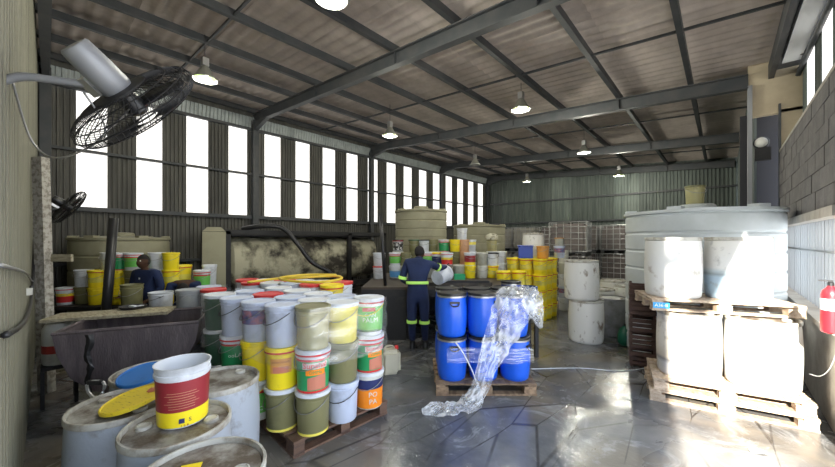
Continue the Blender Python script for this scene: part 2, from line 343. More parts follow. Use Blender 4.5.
for i, y in enumerate((-.02, 4.0, 8.3, 12.6, 16.85)):
    x1 = .34 if i > 1 else .58
    m = MB(); zt = -.13
    def rz(x, o): return roofz(x, zt + o)
    for (o1, o2, wd) in ((0, -.02, .13), (-.02, -.23, .02), (-.23, -.25, .13)):
        vv = []
        for x in (X_L, x1):
            vv += [(x, y - wd / 2, rz(x, o1)), (x, y + wd / 2, rz(x, o1)), (x, y + wd / 2, rz(x, o2)), (x, y - wd / 2, rz(x, o2))]
        m.add(vv, [(0, 1, 2, 3), (7, 6, 5, 4), (0, 4, 5, 1), (1, 5, 6, 2), (2, 6, 7, 3), (3, 7, 4, 0)])
    for x in (-6.6, -4.1, -1.65): m.box((x, y, rz(x, -.125)), (.012, .13, .21))
    obj('rafter', m.mesh('rafter', m_steel), ce)
    h = MB(); h.add([(X_L + .1, y - .05, rz(X_L, -.24)), (X_L + 1.0, y - .05, rz(X_L + 1, -.24)), (X_L + .1, y - .05, rz(X_L, -.5)), (X_L + .1, y + .05, rz(X_L, -.24)), (X_L + 1.0, y + .05, rz(X_L + 1, -.24)), (X_L + .1, y + .05, rz(X_L, -.5))],
                    [(0, 1, 2), (5, 4, 3), (0, 3, 4, 1), (1, 4, 5, 2), (2, 5, 3, 0)])
    obj('haunch', h.mesh('haunch', m_steel), ce)
    cz = rz(X_L, -.2)
    m = MB().box((X_L + .16, y, cz / 2), (.02, .16, cz)); m.box((X_L + .08, y, cz / 2), (.16, .012, cz)); m.box((X_L + .05, y, cz / 2), (.02, .16, cz))
    struct(obj('steel_column', m.mesh('column', m_steel)))
for y in (1.86, 6.1, 10.4, 14.7):
    obj('sag_rod', MB().bar((X_L, y, roofz(X_L, -.09)), (.58, y, roofz(.58, -.09)), .035, .035).mesh('rod', m_steel), ce)
# right side: edge beam, soffit, duct, gutter
eb = struct(obj('trim_2', MB().box((.62, 8.3, roofz(.6, -.14)), (.07, 16.9, .24)).mesh('edge', m_steel)))
struct(obj('trim_3', MB().box((.86, 4.2, roofz(.8, -.10)), (.5, 8.4, .04)).mesh('soffit', mat('soffit', (.13, .14, .16), .6))))
struct(obj('trim_4', MB().box((.80, 2.95, roofz(.80, -.17)), (.20, 9.7, .10)).mesh('duct', mat('duct_white', (.62, .64, .66), .5))))
g = thing('gutter_pipe', 'dark round gutter pipe under the eave above the brick wall', 'pipe', (.935, 8.2, CH + 2.76))
obj('pipe', MB().tube([(0, -5, 0), (0, -.1, 0), (-.02, .0, -.08)], .035, 10).mesh('gp', m_steel, True), g); obj('bracket', MB().box((0, -.6, .06), (.13, .03, .08)).mesh('gb', m_steel), g)
# cream end panel with a dark opening, post
cp = struct(obj('wall_right_end', MB().box((.81, 8.36, 4.35), (.94, .08, 1.0)).mesh('panel', m_cream)))
obj('panel_leg', MB().box((.90, 8.36, 2.0), (.34, .08, 3.8)).mesh('leg', m_cream), cp)
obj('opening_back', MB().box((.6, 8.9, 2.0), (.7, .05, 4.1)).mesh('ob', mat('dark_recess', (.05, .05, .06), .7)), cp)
obj('recess_frame', MB().box((.72, 8.31, 2.0), (.03, .05, 4.0)).mesh('rf', m_steel), cp)
struct(obj('steel_column', MB().box((.36, 8.3, 2.2), (.06, .1, 4.4)).mesh('post', mat('grey_post', (.3, .31, .33), .5))))
struct(obj('wall_right_back', corr('cb', 8.6, 4.8, m_cladback, .115, .03), None, (.42, 17, 0), (0, 0, -RY)))
rl = thing('round_lamp', 'round white wall lamp in the dark recess beside the cream panel', 'lamp', (.5, 8.32, zat(143, 5.85)))
obj('lamp_glass', MB().lathe([(.09, 0), (.085, .03), (.05, .06), (.01, .07)], 16, M=Matrix.Rotation(R(90), 3, 'X')).mesh('lg', col('lamp_glass', (.8, .8, .75)), True), rl)
obj('lamp_body', MB().lathe([(.10, -.02), (.105, .0), (.095, .02)], 16, M=Matrix.Rotation(R(90), 3, 'X')).mesh('lb', m_steel), rl)
obj('wall_box', MB().box((.02, .01, -.2), (.2, .07, .22)).mesh('wbx', m_blackm), rl)
# right wall: dado, window band, blocks above, upper translucent strips; big doorway nearer than y=4.4
wr = struct(obj('wall_right', MB().box((X_R + .09, 6.22, .46), (.16, 4.16, .92)).mesh('dado', m_dado)))
obj('wall_core', MB().box((X_R + .1, 6.22, (1.92 + 3.2) / 2), (.14, 4.16, 1.28)).box((X_R + .1, 4.28, 1.6), (.14, .26, 1.4)).mesh('core', m_mortar), wr)
obj('window_sill', MB().box((X_R + .05, 6.35, .93), (.24, 3.9, .05)).mesh('sill', m_dado), wr)
obj('lintel', MB().box((X_R + .06, 6.35, 1.95), (.2, 3.9, .09)).mesh('lintel', m_dado), wr)
for r_ in range(6):
    for k in range(11):
        y = 4.15 + k * .4 + (.2 if r_ % 2 else 0); ln = .385
        if y + ln > 8.31: ln = 8.31 - y
        if ln > .08: obj('block', boxmesh('block', (.04, ln + .006, .193), m_block), wr, (X_R + .015 + random.uniform(-.004, .004), y + ln / 2, 2.1 + r_ * .2))
for k in range(8):
    y0 = 4.42 + k * .48
    wn = obj('window_%d' % (20 + k), MB().box((X_R + .10, y0 + .24, 1.43), (.02, .46, .96)).mesh('pane', m_winr)); struct(wn)
    fr = MB()
    for q in range(4): fr.box((X_R + .075, y0 + q * .155, 1.43), (.03, .018, .96))
    fr.box((X_R + .075, y0 + .24, 1.58), (.03, .48, .02)); obj('window_frame', fr.mesh('frame', mat('window_frame_grey', (.36, .38, .40), .5)), wn)
uw = struct(obj('wall_right_upper', MB().box((1.0, 6.35, 3.2), (.04, 3.9, .1)).mesh('uw', m_cladback)))
for k in range(4):
    yb = 8.35 - k * 1.05
    obj('cladding_sheet', corr('uc', .45, 1.35, m_cladback, .09, .02), uw, (.97, yb - .0, 3.2), (0, 0, -RY))
    struct(obj('window_%d' % (30 + k), corr('us', .6, 1.35, m_win, .1, .02), None, (.975, yb - .45, 3.2), (0, 0, -RY)))
obj('ledge', MB().box((.86, 6.35, 3.19), (.3, 3.9, .04)).mesh('ledge', m_dado), uw)
# rest of the right wall near the camera, out of frame: header of the side door, underside lowered to limit the sun
ws = struct(obj('wall_right_near', MB().box((X_R + .1, 1.6, 4.2), (.16, 5.5, 1.15)).mesh('near', m_dado)))
obj('tank_sun_blocker', MB().box((X_R + .1, 3.6, 3.55), (.16, 1.5, 1.6)).mesh('hdr', m_dado), ws)  # added unseen block that keeps the sun off the tank

# ------------------------------------------------------------------ pallets
def pallet(label, loc, rotz, L, Wd, H, m, across=True, name='wooden_pallet', dark=None, cat='pallet'):
    """origin at a corner; long edge along local +X, depth along +Y. across: deck boards run along Y"""
    t = thing(name, label, cat, loc, rotz); bt = .018 if H < .15 else .022
    if across:
        n = 8; bw = L / n * .78
        for i in range(n):
            x = bw / 2 + i * (L - bw) / (n - 1); obj('deck_board', boxmesh('db', (bw, Wd, bt), m), t, (x, Wd / 2 + random.uniform(-.006, .006), H - bt / 2))
        for y in (.05, Wd / 2, Wd - .05): obj('stringer_board', boxmesh('sb', (L, .09, bt), m), t, (L / 2, y, H - bt * 1.5 - .001))
        for x in (.05, L - .05): obj('bottom_board', boxmesh('bbe', (.09, Wd, bt), m), t, (x, Wd / 2, bt * .5 + .003))
    else:
        n = 6; bw = Wd / n * .78
        for i in range(n):
            y = bw / 2 + i * (Wd - bw) / (n - 1); obj('deck_board', boxmesh('dbl', (L, bw, bt), m), t, (L / 2 + random.uniform(-.006, .006), y, H - bt / 2))
        for x in (.05, L / 2, L - .05): obj('stringer_board', boxmesh('sbl', (.1, Wd, bt), m), t, (x, Wd / 2, H - bt * 1.5 - .001))
    bh = H - 3 * bt - .002
    for x in (.07, L / 2, L - .07):
        for y in (.05, Wd / 2, Wd - .05): obj('block', boxmesh('bk', (.13, .09, bh), m), t, (x, y, bt + bh / 2))
    for y in (.05, Wd / 2, Wd - .05): obj('bottom_board', boxmesh('bb', (L, .09, bt), m), t, (L / 2, y, bt / 2))
    return t

# ------------------------------------------------------------------ buckets
def bucket_meshes(r, h, key, body, lid, rim, bands, hm):
    k = ('bucket', r, h, key)
    if k in MC: return MC[k]
    rb = r * .88; out = {}
    def rad(z): return rb + (r * .97 - rb) * z / h
    n = 24
    if lid: out['body'] = MB().lathe([(rb * .95, 0), (rb, .008), (rad(h * .80), h * .80), (rad(h * .80) + .006, h * .81), (rad(h * .84) + .006, h * .845), (rad(h * .85), h * .85), (rad(h * .95), h * .955)], n)
    else: out['body'] = MB().lathe([(rb * .95, 0), (rb, .008), (rad(h * .80), h * .80), (rad(h * .80) + .007, h * .81), (rad(h * .86) + .007, h * .87), (rad(h * .87), h * .88), (r, h * .965), (r + .004, h), (r - .004, h), (rad(h * .9) - .006, h * .9), (rb - .005, .02)], n, cap1=True)
    out['body'] = autosmooth(out['body'].mesh('body', body))
    if lid:
        m = MB().lathe([(r - .002, h * .90), (r + .005, h * .905), (r + .006, h * .985), (r, h * .998), (r - .012, h), (r - .02, h - .008), (.02, h - .006)], n)
        out['lid'] = autosmooth(m.mesh('lid', lid))
    if rim:
        m = MB().lathe([(rad(h * .86) + .001, h * .855), (r + .003, h * .862), (r + .003, h * .90), (r - .003, h * .905)], n, cap0=False, cap1=False); out['rim'] = m.mesh('rim', rim)
    for i, (a, b, mm) in enumerate(bands):
        m = MB().lathe([(rad(a * h) + .0012, a * h), (rad(b * h) + .0012, b * h)], n, cap0=False, cap1=False); out['label_band%d' % i] = m.mesh('band', mm, True)
    if hm:
        pts = []; 
        for q in range(11):
            a = math.pi * q / 10; pts.append(((r + .008) * math.cos(a), -(r + .012) * math.sin(a) * .98 - .002, h * .83 - math.sin(a) * h * .28))
        out['handle'] = MB().tube(pts, .0035, 5).mesh('handle', hm, True)
    MC[k] = out; return out
V = {
 'white':   dict(body=c_white, lid=c_white, hm=c_wire), 'lilac': dict(body=c_lilac, lid=c_lilac, hm=c_black), 'whiteblack': dict(body=c_white, lid=c_black, hm=c_black),
 'offwhite': dict(body=c_offw, lid=c_offw, hm=c_wire), 'olive': dict(body=c_olive, lid=c_olive, hm=c_wire), 'olivew': dict(body=c_olive, lid=c_white, bands=[(.0, .06, c_yellowp)], hm=c_wire),
 'paleolive': dict(body=c_olive2, lid=c_olive, hm=c_wire), 'yellow': dict(body=c_yellow, lid=c_yellow, hm=c_wire), 'yellowred': dict(body=c_yellow, lid=c_yellow, rim=c_red, bands=[(.30, .55, c_yellowp)], hm=c_wire),
 'yellowlabel': dict(body=c_yellow, lid=c_yellow, rim=c_red, bands=[], hm=None), 'paleyellow': dict(body=c_yellowp, lid=c_white, hm=c_wire),
 'greenred': dict(body=c_white, lid=c_white, rim=c_red, bands=[(.06, .74, c_green), (.74, .79, c_red), (.01, .06, c_red)], hm=c_wire),
 'limegreen': dict(body=c_white, lid=c_white, rim=c_red, bands=[(.2, .72, c_green2), (.72, .78, c_red)], hm=c_wire),
 'greenyellow': dict(body=c_offw, lid=c_white, rim=None, bands=[(.2, .7, c_green2), (.7, .77, c_red)], hm=c_yellow),
 'palm': dict(body=c_white, lid=c_white, rim=c_redp, bands=[(.12, .78, c_green2), (.10, .16, c_dgreen)], hm=c_yellow),
 'orange': dict(body=c_offw, lid=c_white, bands=[(.04, .55, c_orange), (.55, .80, c_navy)], hm=c_wire), 'orangeplain': dict(body=c_orange2, lid=c_orange2, hm=c_wire), 'peach': dict(body=c_peach, lid=c_peach, hm=None),
 'burgundy': dict(body=c_white, lid=c_white, bands=[(.06, .28, c_yellow), (.28, .78, c_burg)], hm=c_wire), 'burgopen': dict(body=c_white, lid=None, bands=[(.03, .28, c_yellow), (.28, .78, c_burg)], hm=None),
 'redyellow': dict(body=c_white, lid=c_white, rim=c_red, bands=[(.15, .5, c_red), (.5, .66, c_yellow)], hm=c_wire), 'blueyellow': dict(body=c_white, lid=c_yellow, rim=c_red, bands=[(.1, .7, c_navy)], hm=c_wire),
 'darkgreen': dict(body=c_dgreen, lid=c_white, rim=None, bands=[(.1, .7, c_dgreen)], hm=c_wire), 'redlid': dict(body=c_white, lid=c_red, hm=c_wire), 'greenlid': dict(body=c_olive, lid=c_dgreen, hm=c_wire),
 'silver': dict(body=c_grey, lid=c_black, rim=c_red, bands=[(.15, .75, mat('black_white_pattern', (.7, .7, .7), .5, 0, (.03, .03, .03), 18, .45, .5, det=2))], hm=c_wire),
 'bluewhite': dict(body=c_white, lid=c_white, rim=None, bands=[(.1, .6, c_lblue)], hm=c_wire), 'clear': dict(body=c_clear, lid=c_offw, hm=None), 'grey': dict(body=c_grey, lid=c_grey, hm=c_wire),
 'whitelabel': dict(body=c_lilac, lid=c_lilac, bands=[(.45, .8, mat('faded_print_panel', (.35, .12, .18), .5, 0, (.12, .14, .3), 20, .4, .6))], hm=c_wire),
 'whiteyellow': dict(body=c_white, lid=c_white, bands=[(.55, .8, c_yellowp)], hm=None), 'bluelid': dict(body=c_white, lid=c_lblue, hm=c_wire),
 'oliveopen': dict(body=c_olive, lid=None, hm=c_wire), 'whiteopen': dict(body=c_white, lid=None, hm=c_black),
}
VN = {'white': 'white bucket with white lid', 'lilac': 'cool white bucket with black handle', 'whiteblack': 'white bucket with black lid', 'offwhite': 'off-white bucket', 'olive': 'olive bucket', 'olivew': 'olive bucket with white lid',
 'paleolive': 'pale olive bucket', 'yellow': 'yellow bucket', 'yellowred': 'yellow bucket with red rim', 'yellowlabel': 'yellow bucket with orange printed panel', 'paleyellow': 'pale yellow bucket with white lid', 'greenred': 'green and red printed bucket',
 'limegreen': 'white bucket with lime green label', 'greenyellow': 'white and green bucket with yellow handle', 'palm': 'bright green printed bucket', 'orange': 'orange and navy printed bucket', 'orangeplain': 'orange bucket', 'peach': 'peach coloured bucket',
 'burgundy': 'burgundy and yellow printed bucket', 'burgopen': 'open burgundy and yellow bucket', 'redyellow': 'white bucket, red and yellow label', 'blueyellow': 'navy bucket with yellow lid', 'darkgreen': 'dark green bucket with white lid',
 'redlid': 'white bucket with red lid', 'greenlid': 'olive bucket with dark green lid', 'silver': 'black and white patterned bucket', 'bluewhite': 'white and light blue bucket', 'clear': 'cloudy grey bucket', 'grey': 'grey bucket',
 'whitelabel': 'white bucket with faded printed panel', 'whiteyellow': 'small white tub with yellow band', 'bluelid': 'white bucket with blue lid', 'oliveopen': 'open olive bucket', 'whiteopen': 'open white bucket'}
def bucket(v, loc, label, group=None, r=.14, h=.345, rot=None, tilt=None, cat='bucket'):
    s = V[v]; ms = bucket_meshes(r, h, v, s['body'], s.get('lid'), s.get('rim'), s.get('bands', []), s.get('hm'))
    t = thing('bucket', label, cat, loc, rot if rot is not None else random.uniform(-.6, .9), group)
    if tilt is not None: t.rotation_mode = 'QUATERNION'; t.rotation_quaternion = tilt
    for k, me in ms.items(): obj(k.rstrip('0123456789'), me, t)
    t['r'] = r; return t
def stick(parent, r, z, ang, geo, m, name, dr=.004):
    """wraps flat geometry (x along the surface, y up) on a bucket of radius r at height z"""
    v, f = geo; vv = []
    for p in v:
        a = ang + p.x / r; vv.append((math.cos(a) * (r + dr), math.sin(a) * (r + dr), z + p.y))
    return obj(name, new_mesh(name, vv, f, m), parent)
def panel_geo(w_, h_, n=8, skew=0):
    v = [Vector((w_ * (i / n - .5) , s * h_ / 2 + skew * (i / n - .5) * (1 if s > 0 else 0), 0)) for s in (-1, 1) for i in range(n + 1)]
    return v, [(i, i + 1, n + 2 + i, n + 1 + i) for i in range(n)]
def brad(r, h, z): return r * .88 + (r * .97 - r * .88) * z / h

# pallet 1 with its three tiers
N1 = LD(-.987, 2.62); 
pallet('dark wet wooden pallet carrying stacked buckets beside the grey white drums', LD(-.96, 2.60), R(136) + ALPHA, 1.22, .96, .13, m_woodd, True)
# pallet() lays depth along +Y of its frame: long edge runs to the left, depth must run away on the right side
bpy.data.objects[-1] if False else None
p1 = [o for o in C.objects if o.get('label', '').startswith('dark wet wooden pallet')][0]
p1.scale = (1, -1, 1)
cols = {'a': ((-.87, 2.80), ['olivew', 'greenred', 'paleolive']), 'b': ((-.665, 2.98), ['lilac', 'olive', 'paleyellow']), 'c': ((-.465, 3.22), ['orange', 'greenred', 'palm']),
 'd': ((-1.15, 2.86), ['olivew', 'yellowlabel', 'lilac']), 'e': ((-1.43, 3.02), ['greenyellow', 'yellow', 'whitelabel']), 'f': ((-1.72, 3.20), ['darkgreen', 'greenred', 'lilac']), 'g': ((-2.0, 3.40), ['darkgreen', 'darkgreen', 'darkgreen']),
 'h': ((-.95, 3.09), ['white', 'white', 'white']), 'i': ((-.74, 3.28), ['white', 'yellow', 'lilac']), 'j': ((-1.23, 3.24), ['white', 'olive', 'lilac']), 'k': ((-1.02, 3.45), ['white', 'olive', 'white']),
 'l': ((-1.52, 3.42), ['white', 'olive', 'redlid']), 'm': ((-1.31, 3.65), ['white', 'olive', 'white']), 'n': ((-1.81, 3.62), ['white', 'olive', 'lilac']), 'o': ((-1.60, 3.87), ['white', 'olive', 'white'])}
TIER = ['bottom', 'middle', 'top']
where = {'a': 'near corner of the dark pallet', 'b': 'middle of dark pallet aisle face', 'c': 'far aisle end of dark pallet', 'd': 'drum side of dark pallet, beside corner',
 'e': 'drum side of dark pallet, second inward', 'f': 'drum side of dark pallet, third inward', 'g': 'trough end of the dark pallet'}
special = {}
for k, ((la, d), vs_) in cols.items():
    for t, v in enumerate(vs_):
        p = LD(la, d, .13 + t * .342)
        front = k in where
        if front: lab = '%s, %s tier, %s' % (VN[v], TIER[t], where[k]); gr = None
        elif t == 2:
            lab = '%s, top of dark pallet load, %s' % (VN[v], {'h': 'just behind the near corner stack', 'i': 'beside the green printed bucket', 'j': 'behind the corner cool white', 'k': 'in the middle of the load', 'l': 'behind the printed panel bucket', 'm': 'towards the far side', 'n': 'towards the trough side', 'o': 'at the back of the load'}[k]); gr = None
        else: lab = 'bucket hidden inside the wrapped load on the dark pallet, lower tiers'; gr = 'hidden buckets inside the dark pallet load'
        ang = {'a': -.35, 'b': -.3, 'c': -.25}.get(k, -.8)
        special[(k, t)] = bucket(v, p, lab, gr, rot=(ALPHA + ang) if front else None)
def face_angle(o):   # local angle that faces the camera
    return math.atan2(-o.location.y, -o.location.x) - o.rotation_euler.z
def deco_sun(o, full=True):
    a = face_angle(o) + (.12 if full else .5); r, h = .14, .345
    stick(o, brad(r, h, .20), .225, a, text_geo('Sunshal', .062), mat('bright_red_print', (.85, .02, .03), .4), 'lettering', .010)
    stick(o, brad(r, h, .20), .222, a, panel_geo(.20, .05), c_offw, 'lettering_panel', .005)
    stick(o, brad(r, h, .17), .17, a + .02, panel_geo(.15, .045), c_orange, 'banner', .004)
    stick(o, brad(r, h, .17), .17, a + .02, text_geo('OMMa', .036), c_green, 'lettering', .006)
    stick(o, brad(r, h, .09), .085, a + .12, panel_geo(.15, .11, 8, .03), c_meat, 'printed_picture', .003)
deco_sun(special[('a', 1)]); deco_sun(special[('c', 1)], False)
o = special[('c', 2)]; a = face_angle(o); stick(o, .128, .19, a + .1, text_geo('CAN', .05), c_print, 'lettering'); stick(o, .128, .145, a + .1, text_geo('PALM', .06), c_print, 'lettering'); stick(o, .132, .245, a, panel_geo(.12, .035), c_redp, 'printed_panel')
o = special[('c', 0)]; a = face_angle(o); stick(o, .128, .14, a + .3, text_geo('PO', .065), c_offw, 'lettering'); stick(o, .126, .075, a + .3, text_geo('PA', .065), c_offw, 'lettering')
o = special[('d', 1)]; a = face_angle(o) - .1; stick(o, .13, .20, a, panel_geo(.17, .12), c_orange2, 'printed_panel'); stick(o, .13, .235, a, text_geo('ooooooo', .035), c_burg, 'lettering', .006); stick(o, .13, .17, a, panel_geo(.12, .05), c_meat, 'printed_picture', .006)
o = special[('e', 0)]; stick(o, .128, .11, face_angle(o), text_geo('MC', .05), c_print, 'lettering')
o = special[('f', 1)]; stick(o, .13, .17, face_angle(o) + .2, text_geo('LAV', .05), c_print, 'lettering'); stick(o, .13, .17, face_angle(o) - .35, text_geo('oo', .05), c_print, 'lettering')
# pallet 2 behind it
q2 = [(-1.05, 4.12, 'yellowred'), (-1.32, 4.18, 'redlid'), (-1.59, 4.24, 'lilac'), (-1.86, 4.30, 'white'), (-2.13, 4.36, 'redlid'), (-.99, 4.40, 'redlid'), (-1.26, 4.46, 'white'), (-1.53, 4.52, 'white'), (-1.80, 4.58, 'redlid'), (-2.07, 4.64, 'white'), (-2.36, 4.66, 'redlid')]
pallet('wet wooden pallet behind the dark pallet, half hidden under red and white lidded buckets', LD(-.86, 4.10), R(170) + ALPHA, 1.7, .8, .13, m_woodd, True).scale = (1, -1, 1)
nm = ['nearest the black bench', 'second from the bench', 'third from the bench', 'fourth from the bench', 'fifth from the bench', 'back row, nearest the bench', 'back row, second from the bench', 'back row, third from the bench', 'back row, fourth from the bench', 'back row, fifth', 'end by the crouching worker']
for i, (la, d, v) in enumerate(q2):
    for t in range(3):
        if t == 2: bucket(v, LD(la, d, .13 + t * .342), '%s on top of rear pallet, %s' % (VN[v], nm[i]))
        else: bucket('white', LD(la, d, .13 + t * .342), 'white bucket under the red lidded tier of the rear pallet', 'lower buckets of the rear pallet')
for i, (la, d, vs_) in enumerate([(-2.56, 4.22, ['grey', 'grey', 'redlid']), (-2.84, 4.18, ['grey', 'olive', 'grey']), (-2.78, 4.48, ['grey', 'grey', 'lilac'])]):
    for t in range(3): bucket(vs_[t], LD(la, d, t * .342 + .06), '%s, %s tier of %s wrapped stack by trough' % (VN[vs_[t]], TIER[t], ['aisle side', 'trough side', 'rear'][i]))
    obj_ = None
pallet('low wooden board platform under the wrapped stacks beside the trough', LD(-3.05, 4.02), ALPHA, .68, .66, .06, m_woodd, False)
# stretch film around the top tiers of pallet 1
def film_wrap(name, label, pts, z0, z1, m, amp=.012, parent=None):
    """pts: outline in plan (world), closed"""
    P = [Vector((p.x, p.y, 0)) for p in pts]; P2 = []
    for i in range(len(P)):
        a, b = P[i], P[(i + 1) % len(P)]; n = max(2, int((b - a).length / .05))
        for k in range(n): P2.append(a.lerp(b, k / n))
    ctr = sum(P2, Vector()) / len(P2); nz = 14; vv = []; N = len(P2)
    for j in range(nz + 1):
        for p in P2:
            z = z0 + (z1 - z0) * j / nz; d = (p - ctr).normalized()
            q = p + d * amp * 2 * noise.noise(Vector((p.x * 9, p.y * 9, z * 14))); zz = z + .04 * noise.noise(Vector((p.x * 6, p.y * 6, 3))) * (1 if j in (0, nz) else .4)
            vv.append((q.x, q.y, zz))
    fs = [(j * N + i, j * N + (i + 1) % N, (j + 1) * N + (i + 1) % N, (j + 1) * N + i) for j in range(nz) for i in range(N)]
    o = obj(name, new_mesh(name, vv, fs, m, True)); return tag(o, label, 'plastic film')
film_wrap('stretch_film', 'clear crinkled stretch film wrapped round the upper tiers of the front bucket pallet', [LD(*p) for p in ((-.84, 2.64), (-.62, 2.80), (-.33, 3.10), (-.30, 3.3), (-.6, 3.46), (-1.5, 4.08), (-1.75, 4.0), (-2.17, 3.5), (-2.12, 3.28), (-1.7, 3.03), (-1.35, 2.82), (-1.14, 2.68))], .68, 1.15, m_film)
film_wrap('stretch_film', 'cloudy stretch film wrapped round the bucket stacks beside the grey trough', [LD(*p) for p in ((-2.4, 4.12), (-2.42, 4.35), (-2.62, 4.62), (-2.9, 4.6), (-3.0, 4.2), (-2.85, 4.03), (-2.56, 4.06))], .5, 1.08, m_film)

# ------------------------------------------------------------------ drums
def drum_meshes(r, h, key, body, top, rim):
    k = ('drum', r, h, key)
    if k in MC: return MC[k]
    n = 36; b = .035 * r / .28
    prof = [(r * .90, 0), (r * .95, .015), (r * .97, .05)] + [(r * (.965 + .035 * math.sin(math.pi * q / 8)), .05 + (h - .12) * q / 8) for q in range(1, 8)] + [(r * .965, h - .07), (r * .95, h - .04), (r * .93, h - .03)]
    body_ = autosmooth(MB().lathe(prof, n).mesh('body', body))
    rim_ = autosmooth(MB().lathe([(r * .93, h - .04), (r * .985, h - .035), (r * .99, h - .008), (r * .975, h), (r * .935, h), (r * .925, h - .012), (r * .92, h - .03)], n, cap0=False, cap1=False).mesh('rim', rim), 50)
    top_ = autosmooth(MB().lathe([(r * .93, h - .032), (r * .9, h - .022), (r * .5, h - .016), (.01, h - .014)], n, cap0=False).mesh('top', top))
    bung = autosmooth(MB().lathe([(.038, h - .022), (.038, h - .003), (.030, h + .002), (.028, h - .003), (.008, h - .003)], 14).mesh('bung', m_drumrim))
    MC[k] = (body_, rim_, top_, bung); return MC[k]
def drum(label, loc, r=.27, h=.67, key='w', body=None, top=None, rim=None, rot=0, group=None):
    b, ri, tp, bu = drum_meshes(r, h, key, body or m_drumw, top or m_drumt, rim or m_drumrim)
    t = thing('plastic_drum', label, 'drum', loc, rot, group)
    obj('drum_body', b, t); obj('rim', ri, t); obj('drum_top', tp, t)
    obj('bung', bu, t, (r * .62, 0, 0)); obj('bung', bu, t, (-r * .62, 0, 0)); return t
dk = dict(key='g', body=m_drumg)
drum('grey white drum at the far left of the foreground group, yellow lid on it', LD(-1.87, 2.13), rot=.4, **dk)
drum('grey white drum under the open burgundy bucket', LD(-1.36, 1.91), rot=ALPHA + .25, **dk)
drum('nearest grey white drum at the bottom edge, yellow sticker on top', LD(-.965, 1.50), rot=ALPHA + .1, **dk)
drum('stained drum behind the burgundy bucket, next to the dark pallet', LD(-1.47, 2.51), rot=1.9, r=.265, **dk)
drum('drum under the blue lid, behind the yellow lid', LD(-2.09, 2.66), rot=1.2, **dk)
bk = bucket('burgopen', LD(-1.36, 1.95, .662), 'open burgundy and yellow bucket standing on a foreground drum', rot=ALPHA - .3, r=.138, h=.335)
a = face_angle(bk)
for i in range(7): stick(bk, .129, .20 - i * .014, a - .05, panel_geo(.14 + .03 * math.sin(i * 2), .0022), c_peach, 'printed_line', .003)
stick(bk, .126, .045, a - .05, panel_geo(.026, .026, 2), c_navy, 'printed_square', .003); stick(bk, .126, .045, a + .25, text_geo('S', .03), c_navy, 'lettering', .004); stick(bk, .126, .018, a + .05, text_geo('1 6 8', .018), c_burg, 'lettering', .004)
def disc_lid(label, loc, r, m, tilt, name='loose_cover'):
    me = autosmooth(MB().lathe([(r * .96, 0), (r, .004), (r, .022), (r * .96, .026), (r * .93, .018), (.01, .016)], 32).mesh('lid', m))
    o = obj(name, me, None, loc, tilt); return tag(o, label, 'lid')
m_ylid = mat('scuffed_yellow_lid', (.80, .62, .03), .5, 0, (.35, .22, .02), 14, .58, .68, stretch=(1, 6, 1))
disc_lid('scuffed yellow bucket lid lying on the leftmost foreground drum', LD(-1.77, 2.10, .695), .165, m_ylid, (R(10), R(-6), .3))
disc_lid('blue lid resting on the drum behind the yellow lid', LD(-2.02, 2.47, .70), .15, col('blue_lid', (.02, .16, .5), dirt=.3), (R(12), R(5), .3))
st = obj('sticker', MB().box((0, 0, 0), (.085, .05, .002)).mesh('st', c_yellow), None, LD(-1.04, 1.54, .658), (0, 0, ALPHA + .35)); tag(st, 'yellow sticker on top of the nearest drum', 'sticker')
rg = tag(obj('rag', autosmooth(MB().lathe([(.03, 0), (.035, .01), (.022, .02), (.01, .024)], 9, wob=lambda p, a, z: p * (1 + .25 * math.sin(3 * a)) if z else p).mesh('rag', c_meat)), None, LD(-1.70, 2.17, .725)), 'small red brown wad on the yellow lid', 'rag')

# white drums on the right-hand pallets
PR = Vector((-.57, 4.305, 0)); a12 = R(12.1); PU = Vector((-.567, 4.46, .93)); a22 = R(22.9)
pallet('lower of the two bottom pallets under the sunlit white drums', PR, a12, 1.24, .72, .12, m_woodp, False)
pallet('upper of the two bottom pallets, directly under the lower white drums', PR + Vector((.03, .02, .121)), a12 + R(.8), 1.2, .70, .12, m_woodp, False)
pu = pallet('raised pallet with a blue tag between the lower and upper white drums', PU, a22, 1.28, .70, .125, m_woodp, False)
tg = obj('blue_tag', MB().box((0, 0, 0), (.15, .006, .062)).mesh('tg', col('blue_tag', (.02, .33, .72))), pu, (.08, -.006, .06))
v, f = text_geo('A36-B', .048); obj('lettering', new_mesh('let', [(p.x, -.0045, p.y) for p in v], [tuple(reversed(q)) for q in f], c_print), tg)
def along(o, a, u, n_, z=0): return o + Vector((math.cos(a) * u - math.sin(a) * n_, math.sin(a) * u + math.cos(a) * n_, z))
drum('lower white drum on the left of the sunlit pallet stack', along(PR, a12, .37, .33, .243), .285, .685, key='wl', body=m_drumlow)
drum('lower white drum on the right of the sunlit pallet stack', along(PR, a12, .95, .33, .243), .285, .685, key='w')
drum('upper white drum with a grey blue lower half, left one', along(PU, a22, .30, .36, .126), .275, .675, key='w')
drum('upper white drum fully sunlit, right one beside the window wall', along(PU, a22, .90, .36, .126), .285, .675, key='wu', body=m_drumup)
# single stacked white drums in the middle distance
b0 = PX(586, 5.7)
drum('lower dirty white drum of the free-standing pair, black scrawl on its side', b0, .275, .70, key='s', body=m_drumw2)
drum('upper dirty white drum of the free-standing pair', PX(581.5, 5.75, .70), .275, .66, key='s', body=m_drumw2)
drum('dark grey drum behind the free-standing white pair', PX(611, 6.08), .28, .67, key='d', body=m_drumgrey, top=m_drumgrey, rim=m_drumgrey)
drum('pale topped drum behind the grey drum', PX(600, 7.0), .28, .70, key='w')
drum('pale drum against the big tank, behind the grey drum', PX(627, 7.0), .24, .76, key='w2')
drum('low drum in the dark by the wire cages', PX(612, 7.6), .28, .80, key='w')

